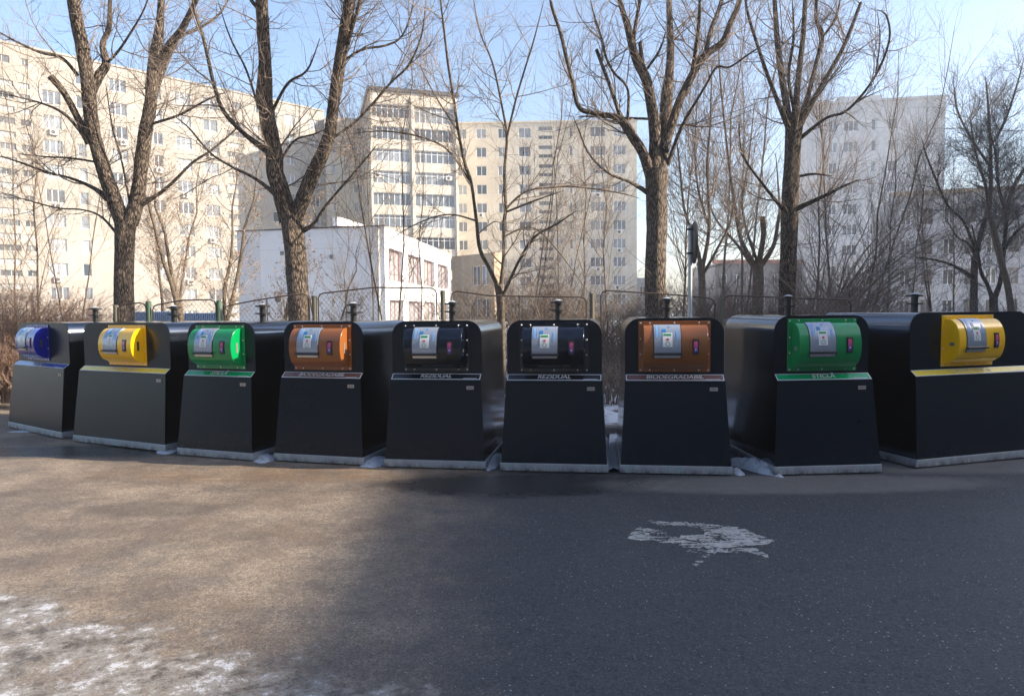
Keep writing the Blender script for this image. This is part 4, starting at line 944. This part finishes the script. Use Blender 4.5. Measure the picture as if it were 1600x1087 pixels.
class Facade:
    """vertical wall from plan point a to b (left to right as seen from the street), height H"""
    def __init__(s, root, a, b, H, mat, z0=0, rev=.22):
        s.root = root; s.a = Vector((a[0], a[1], 0)); s.b = Vector((b[0], b[1], 0)); s.L = (s.b-s.a).length; s.d = (s.b-s.a)/s.L
        s.n = Vector((s.d.y, -s.d.x, 0)); s.H = H; s.mat = mat; s.z0 = z0; s.holes = []; s.rev = rev; s.spec = []
    def s_at(s, px, py=300):
        """where along the wall the photo column px falls"""
        r = ray(px, py); den = r.x*s.d.y-r.y*s.d.x
        # solve  t*r = a + q*d  (plan)
        q = (r.x*s.a.y-r.y*s.a.x)/(-den) if abs(den) > 1e-9 else 0
        return q
    def win(s, s0, s1, z0, z1, mull=2, fm='wframe', gm='glass', transom=False, kind='window'):
        if s1 < .05 or s0 > s.L-.05: return
        s0 = max(s0, .06); s1 = min(s1, s.L-.06)
        s.holes.append((s0, s1, z0, z1)); s.spec.append((s0, s1, z0, z1, mull, fm, gm, transom, kind))
    def build(s, limit=100):
        xs = sorted({0, s.L, *[h[0] for h in s.holes], *[h[1] for h in s.holes]}); zs = sorted({s.z0, s.H, *[h[2] for h in s.holes], *[h[3] for h in s.holes]})
        m = MB(); P = lambda q, z, dep=0: s.a+s.d*q-s.n*dep+Vector((0, 0, z))
        for i in range(len(xs)-1):
            if xs[i+1]-xs[i] < 1e-4: continue
            run = None
            for j in range(len(zs)-1):
                cx, cz = (xs[i]+xs[i+1])/2, (zs[j]+zs[j+1])/2
                hole = any(h[0] < cx < h[1] and h[2] < cz < h[3] for h in s.holes)
                if not hole: m.add([P(xs[i], zs[j]), P(xs[i+1], zs[j]), P(xs[i+1], zs[j+1]), P(xs[i], zs[j+1])], [(0, 1, 2, 3)])
        r = s.rev
        for (a, b, c, d) in s.holes:
            m.add([P(a, c), P(b, c), P(b, d), P(a, d), P(a, c, r), P(b, c, r), P(b, d, r), P(a, d, r)], [(0, 1, 5, 4), (1, 2, 6, 5), (2, 3, 7, 6), (3, 0, 4, 7)])
        M4 = Matrix.Translation(s.a) @ Matrix.Rotation(math.atan2(s.d.y, s.d.x), 4, 'Z'); inv = M4.inverted()
        m.v = [tuple(inv @ Vector(v)) for v in m.v]
        wall = m.build('wall', s.mat, s.root); wall.matrix_local = M4
        cnt = {}; restf = MB(); restg = MB(); ang = math.atan2(s.d.y, s.d.x)
        for (a, b, c, d, mull, fm, gm, tr, kind) in s.spec:
            cnt[kind] = cnt.get(kind, 0)+1
            me, g = get_win(b-a, d-c, mull, fm, gm, tr); loc = P((a+b)/2, c, r-.05)
            if cnt[kind] <= limit:
                o = bpy.data.objects.new(kind, me); C.objects.link(o); o.parent = s.root; o.location = loc; o.rotation_euler = (0, 0, ang)
                q = bpy.data.objects.new('pane', g); C.objects.link(q); q.parent = o
            else:
                MM = Matrix.Translation(loc) @ Matrix.Rotation(ang, 4, 'Z')
                for mm, dst in ((me, restf), (g, restg)): dst.add([MM @ v.co for v in mm.vertices], [tuple(pp.vertices) for pp in mm.polygons])
        if restf.v:
            o = restf.build('far_windows', M['wframe'], s.root); o['kind'] = 'stuff'; q = restg.build('panes', M['glass'], o); q['kind'] = 'stuff'
        return s
    def point(s, q, z, dep=0): return s.a+s.d*q-s.n*dep+Vector((0, 0, z))
def prism(root, pts, z0, z1, mat, name, skip=()):
    m = MB(); n = len(pts); vs = [(p[0], p[1], z0) for p in pts]+[(p[0], p[1], z1) for p in pts]
    fs = [(i, (i+1) % n, n+(i+1) % n, n+i) for i in range(n) if i not in skip]+[tuple(range(n, 2*n))]
    m.add(vs, fs); return m.build(name, mat, root)
def ac(root, F_, q, z):
    m = MB(); M4 = Matrix.Translation(F_.point(q, z)) @ Matrix.Rotation(math.atan2(F_.d.y, F_.d.x), 4, 'Z')
    m.box((-.4, -.35, 0), (.4, -.02, .58), 0, M4); m.cyl(M4 @ Vector((-.1, -.35, .29)), M4 @ Vector((-.1, -.36, .29)), .22, n=12, m=1)
    m.build('air_conditioner', [M['ac'], M['acd']], root)

FH = 2.75
# A: the long block on the left
root = empty('apartment_block'); tag(root, 'very long cream apartment block receding to the right, behind the left trees', 'building')
HA = 31.0; a0 = atz(-60, 53, HA); a1 = atz(506, 175, HA); FA = Facade(root, a0, a1, HA, M['creamA'])
zc1 = HA-.78*FH
for k in range(11):
    zc_ = zc1-k*FH
    for (p0, p1, mu) in ((72, 101, 3), (125, 138, 1), (177, 203, 3), (243, 257, 2), (278, 302, 3), (321, 343, 2), (449, 462, 2), (487, 500, 2), (426, 436, 1)):
        if k == 0 and p0 in (72,): continue
        if p0 == 177 and k == 1 and False: continue
        s0, s1 = FA.s_at(p0), FA.s_at(p1); FA.win(s0, s1, zc_-.72, zc_+.72, mu)
    for (p0, p1, mu) in ((-58, -20, 4), (-14, 29, 5), (37, 54, 2), (357, 384, 4), (396, 408, 2)):
        s0, s1 = FA.s_at(p0), FA.s_at(p1)
        if k == 0: FA.win(s0+(s1-s0)*.35, s1-(s1-s0)*.1, zc_+.1, zc_+.9, 2, 'louvre', 'glassd', kind='balcony_opening'); continue
        FA.win(s0, s1, zc_+.42, zc_+1.02, mu, 'louvre', 'louvre', kind='balcony_opening'); FA.win(s0, s1, zc_-.92, zc_-.22, mu, 'louvre', 'glassd', kind='balcony_opening')
FA.build()
q0, q1 = FA.point(0, 0, 12), FA.point(FA.L, 0, 12)
prism(root, [FA.a, FA.b, q1, q0], 0, HA-.01, M['creamA'], 'walls_behind', (0,)); 
m = MB(); m.add([FA.point(0, HA, -.12), FA.point(FA.L, HA, -.12), FA.point(FA.L, HA, .3), FA.point(0, HA, .3), FA.point(0, HA+.22, -.12), FA.point(FA.L, HA+.22, -.12), FA.point(FA.L, HA+.22, .3), FA.point(0, HA+.22, .3)], [(0, 1, 5, 4), (4, 5, 6, 7), (1, 2, 6, 5), (3, 0, 4, 7), (0, 3, 2, 1)]); m.build('parapet', M['creamA'], root)
for px, k in ((196, 2), (90, 5), (290, 4), (250, 7), (330, 6), (88, 2), (190, 6), (250, 3), (292, 8), (455, 4), (332, 2), (84, 8)): ac(root, FA, FA.s_at(px), zc1-k*FH-1.45)
# A2: shaded link
HB = 30.5
root = empty('apartment_block'); tag(root, 'shaded grey beige block section squeezed between the long block and the tower', 'building')
b0 = atz(507, 178, 30.4); b1 = atz(580, 187, 30.0); FK = Facade(root, b0, b1, 30.0, M['creamC'])
for k in range(10):
    z = 30-1.2-k*FH-.72
    for p0, p1, mu in ((520, 526, 1), (553, 567, 2)): FK.win(FK.s_at(p0), FK.s_at(p1), z-.6, z+.7, mu)
FK.build(); prism(root, [FK.a, FK.b, FK.point(FK.L, 0, 9), FK.point(0, 0, 9)], 0, 29.99, M['creamC'], 'walls_behind', (0,))
# B: tower with glazed balconies
root = empty('apartment_tower'); tag(root, 'cream tower section with dark roof edge and rows of glazed balconies', 'building')
b0 = atz(577, 141, HB); b1 = atz(713, 152, HB); FB = Facade(root, b0, b1, HB, M['creamB'], rev=.35)
for k in range(10):
    top = HB-1.75-k*3.0 if False else HB-1.62-k*2.87
    for p0, p1, mu in ((582, 642.5, 7), (649, 711, 7)):
        h = 1.65 if not (k == 0 and p0 == 649) else 2.1
        if top-h < .3: continue
        FB.win(FB.s_at(p0), FB.s_at(p1), top-h, top, mu, transom=(k % 3 != 1), kind='glazed_balcony')
FB.build()
prism(root, [FB.a, FB.b, FB.point(FB.L, 0, 12), FB.point(0, 0, 12)], 0, HB-.01, M['creamB'], 'walls_behind', (0,))
m = MB(); A = FB.point(-.3, HB, -.5); 
for (z0, z1, e) in ((HB+.02, HB+.5, .28),):
    P4 = [FB.point(-e, 0, -e), FB.point(FB.L+e, 0, -e), FB.point(FB.L+e, 0, 12+e), FB.point(-e, 0, 12+e)]
    vs = [(p.x, p.y, z) for z in (z0, z1) for p in P4]; m.add(vs, [(0, 1, 5, 4), (1, 2, 6, 5), (2, 3, 7, 6), (3, 0, 4, 7), (4, 5, 6, 7), (3, 2, 1, 0)])
m.build('roof_edge', M['roof'], root)
sm = (FB.s_at(642.5)+FB.s_at(649))/2
for q in (.12, sm, FB.L-.12):
    M4 = Matrix.Translation(FB.point(q, 0)) @ Matrix.Rotation(math.atan2(FB.d.y, FB.d.x), 4, 'Z'); m = MB(); m.box((-.14, -.3, 0), (.14, -.002, HB-.6), 0, M4); m.build('wall_fin', M['creamB'], root)
for q, k in ((.9, 3), (FB.L-1.2, 3)): ac(root, FB, q, HB-1.62-k*2.87-1.6+.6)
# C: middle block
HC = 29.5; root = empty('apartment_block'); tag(root, 'beige middle apartment block facing the street, right of the tower', 'building')
c0 = atz(700, 194, HC); c1 = atz(995, 189, HC); FC = Facade(root, c0, c1, HC, M['creamC'])
for k in range(10):
    z = HC-1.45-k*2.75
    for p0, p1, mu in ((922, 946, 3), (958, 978, 3), (890, 895, 1), (811, 830, 2), (745, 761, 2), (779, 792, 2), (716, 730, 2)):
        FC.win(FC.s_at(p0), FC.s_at(p1), max(.5, z-.75), z+.72, mu)
    FC.win(FC.s_at(842), FC.s_at(864), max(.4, z+.25), z+.85, 3, 'louvre', 'glassd', kind='balcony_opening'); FC.win(FC.s_at(842), FC.s_at(864), max(.3, z-1.0), max(.8, z-.45), 3, 'louvre', 'glassd', kind='balcony_opening')
    FC.win(FC.s_at(869), FC.s_at(877), max(.4, z+.15), z+.75, 1, 'louvre', 'louvre', kind='balcony_opening')
FC.build(); prism(root, [FC.a, FC.b, FC.point(FC.L, 0, 12), FC.point(0, 0, 12)], 0, HC-.01, M['creamC'], 'walls_behind', (0,))
for px, k in ((968, 5), (968, 6), (935, 7), (935, 3), (965, 8), (752, 4)): ac(root, FC, FC.s_at(px), HC-1.45-k*2.75-1.4)
M4 = Matrix.Translation(FC.point(0, HC)) @ Matrix.Rotation(math.atan2(FC.d.y, FC.d.x), 4, 'Z'); m = MB(); m.box((-.2, -.15, .003), (FC.L+.1, .3, .25), 0, M4); m.build('parapet', M['creamC'], root)
# D: far right tower
HD = 28.8; root = empty('apartment_tower'); tag(root, 'pale grey tower block with few windows on the far right behind the trees', 'building')
d0 = atz(1262, 165, HD); d1 = atz(1478, 152, HD); FD = Facade(root, d0, d1, HD, M['greyD'])
for k in range(9):
    z = HD-3.0-k*2.75
    for p0, p1, mu in ((1294, 1307, 2), (1317, 1340, 3), (1360, 1367, 1), (1386, 1401, 2)): FD.win(FD.s_at(p0), FD.s_at(p1), z-.72, z+.72, mu)
FD.build(); prism(root, [FD.a, FD.b, FD.point(FD.L, 0, 14), FD.point(0, 0, 14)], 0, HD-.01, M['greyD'], 'walls_behind', (0,))
M4 = Matrix.Translation(FD.point(0, HD)) @ Matrix.Rotation(math.atan2(FD.d.y, FD.d.x), 4, 'Z'); m = MB(); m.box((-.2, -.2, .003), (FD.L+.2, .4, .3), 0, M4); m.box((4, .6, .003), (FD.L*.56, 6, 1.0), 0, M4); m.build('roof_edge', M['greyD'], root)
# E: low grey building right
HE = 13.0; root = empty('low_building'); tag(root, 'lower grey building with a brown cornice at the far right edge', 'building')
e0 = atz(1395, 307, HE); e1 = atz(1680, 291, HE); FE = Facade(root, e0, e1, HE, M['greyE'])
for k in range(4):
    z = HE-2.2-k*3.1
    for p0 in range(1408, 1680, 34): FE.win(FE.s_at(p0), FE.s_at(p0+17), z-.8, z+.8, 2, 'wframe' if (p0//34) % 2 else 'bframe', 'glassd')
FE.build(); prism(root, [FE.a, FE.b, FE.point(FE.L, 0, 12), FE.point(0, 0, 12)], 0, HE-.01, M['greyE'], 'walls_behind', (0,))
M4 = Matrix.Translation(FE.point(0, HE)) @ Matrix.Rotation(math.atan2(FE.d.y, FE.d.x), 4, 'Z'); m = MB(); m.box((-.3, -.45, .003), (FE.L+.2, .4, .35), 0, M4); m.build('cornice', M['beigeG'], root)
# F: dark far low building
HF_ = 7.8; root = empty('low_building'); tag(root, 'distant low grey building with reddish roof line right of the street sign', 'building')
f0 = atz(1118, 412, HF_); f1 = atz(1330, 411, HF_); M['greyF'] = wallmat('dark_render', (.13, .13, .135), (.20, .20, .205)); FF = Facade(root, f0, f1, HF_, M['greyF'])
for k in range(2):
    for p0 in range(1128, 1320, 20): FF.win(FF.s_at(p0), FF.s_at(p0+9), 5.6-k*3.2-.7, 5.6-k*3.2+.7, 2, 'wframe', 'glassd')
FF.build(); prism(root, [FF.a, FF.b, FF.point(FF.L, 0, 10), FF.point(0, 0, 10)], 0, HF_-.01, M['greyE'], 'walls_behind', (0,))
M4 = Matrix.Translation(FF.point(0, HF_)) @ Matrix.Rotation(math.atan2(FF.d.y, FF.d.x), 4, 'Z'); m = MB(); m.box((-.3, -.4, .003), (FF.L+.2, .4, .5), 0, M4); m.build('roof_edge', M['redroof'], root)
# small grey block right of the middle block
root = empty('low_building'); tag(root, 'small distant grey building showing between middle block and lopped tree', 'building')
f0 = atz(985, 434, 6.5); f1 = atz(1040, 434, 6.5); FX = Facade(root, f0, f1, 6.5, M['greyE']); FX.win(FX.s_at(1000), FX.s_at(1010), 3.6, 5.2, 2); FX.build()
prism(root, [FX.a, FX.b, FX.point(FX.L, 0, 8), FX.point(0, 0, 8)], 0, 6.49, M['greyE'], 'walls_behind', (0,))
# G: white two storey building
HG = 6.75; root = empty('white_building'); tag(root, 'white two storey building with red framed windows behind the Y shaped tree', 'building')
g0 = atz(370, 362, HG); g1 = atz(600, 353.5, HG); g2 = atz(704, 397, HG)
F1 = Facade(root, g0, g1, HG, M['whiteG']); F1.build(); F2 = Facade(root, g1, g2, HG, M['whiteG'], rev=.35)
for p0, p1 in ((608, 629), (638, 658), (662, 679), (684, 700)):
    F2.win(F2.s_at(p0, 420), F2.s_at(p1, 420), 3.55, 5.55, 3, 'rframe', 'glassr'); F2.win(F2.s_at(p0, 420), F2.s_at(p1, 420), .35, 2.35, 3, 'rframe', 'glassr')
F2.build(); dv = F2.b-F2.a
prism(root, [F1.a, F1.b, F2.b, F1.a+dv], 0, HG-.01, M['whiteG'], 'walls_behind', (0, 1))
m = MB(); M4 = Matrix.Translation(F1.point(0, HG)) @ Matrix.Rotation(math.atan2(F1.d.y, F1.d.x), 4, 'Z'); m.box((-.08, -.08, .003), (F1.L+.08, .12, .07), 0, M4); m.build('roof_edge', M['roof'], root)
ac(root, F1, F1.s_at(441, 450), 2.2)
M4 = Matrix.Translation(F1.point(0, 0)) @ Matrix.Rotation(math.atan2(F1.d.y, F1.d.x), 4, 'Z')
m = MB(); m.cyl(M4 @ Vector((F1.L-.35, -.07, .2)), M4 @ Vector((F1.L-.35, -.07, HG-.1)), .05, n=8); m.build('downpipe', M['ac'], root, smooth=True)
for q_, z_ in ((3.1, 5.2), (6.4, 4.9)):
    m = MB(); m.box((q_-.12, -.05, z_), (q_+.12, -.003, z_+.24), 0, M4); m.build('vent', M['slotgrey'], root)
m = MB(); m.box((.02, -.05, .02), (F1.L-.02, -.003, .75), 0, M4); m.build('plinth', M['greyE'], root)
p0 = atz(527, 338, 8.1); p1 = atz(590, 358, 8.1); m_ = [Vector((p0.x-.35, p0.y+.05, 0)), Vector((p0.x, p0.y, 0)), Vector((p1.x, p1.y, 0)), Vector((p1.x-.35, p1.y+.05, 0))]
prism(root, m_, HG-.4, 8.1, M['whiteG'], 'roof_wall')
# beige wing behind the white building
root = empty('low_building'); tag(root, 'sand coloured low building with white window bays right of the white building', 'building')
h0 = atz(706, 398, 7.6); h1 = Vector((at(772, 400, 68).x, 68, 0)); FW = Facade(root, h0, h1, 7.4, M['beigeG'])
for p0 in range(738, 760, 14): FW.win(FW.s_at(p0, 440), FW.s_at(p0+12, 440), 4.2, 6.2, 2); FW.win(FW.s_at(p0, 440), FW.s_at(p0+12, 440), .9, 2.9, 2)
FW.build(); prism(root, [FW.a, FW.b, FW.point(FW.L, 0, 1.2), FW.point(0, 0, 1.2)], 0, 7.39, M['beigeG'], 'walls_behind', (0,))

# blocks outside the frame: one shades the right half, one is added for dark reflections
def plain_block(a, b, dep, H, mat, lb, nw):
    root = empty('apartment_block'); tag(root, lb, 'building'); Fb = Facade(root, a, b, H, mat)
    for k in range(int(H/3)):
        for i in range(nw):
            s = Fb.L*(i+.3)/nw; Fb.win(s, s+1.5, 1+k*3-.1, 2.4+k*3, 2, 'wframe', 'glassd')
    Fb.build(); prism(root, [Fb.a, Fb.b, Fb.point(Fb.L, 0, dep), Fb.point(0, 0, dep)], 0, H-.01, mat, 'walls_behind', (0,))
tn = math.tan(math.radians(25)); XC = -1.2+16*.9916/tn
plain_block((XC, 24, 0), (XC, -70, 0), 12, 16, M['creamC'], 'apartment block beyond the right picture edge that shades the road', 20)
plain_block((60, -34, 0), (-95, -34, 0), 12, 30, M['greyE'], 'unseen apartment block added behind the viewer to darken the container reflections', 34)

# ---------------------------------------------------------------- winter haze
m = MB(); m.box((-420, -320, -1.1), (420, 420, 33.5)); hz = MB.build(m, 'haze', bpy.data.materials.new('haze_air')); tag(hz, kind='stuff')
hm_ = hz.data.materials[0]; hm_.use_nodes = True; nt = hm_.node_tree; nt.nodes.clear(); ou = nt.nodes.new('ShaderNodeOutputMaterial'); pv = nt.nodes.new('ShaderNodeVolumePrincipled')
pv.inputs['Color'].default_value = (.92, .95, 1, 1); pv.inputs['Density'].default_value = .0012; pv.inputs['Anisotropy'].default_value = .3; nt.links.new(pv.outputs[0], ou.inputs['Volume'])
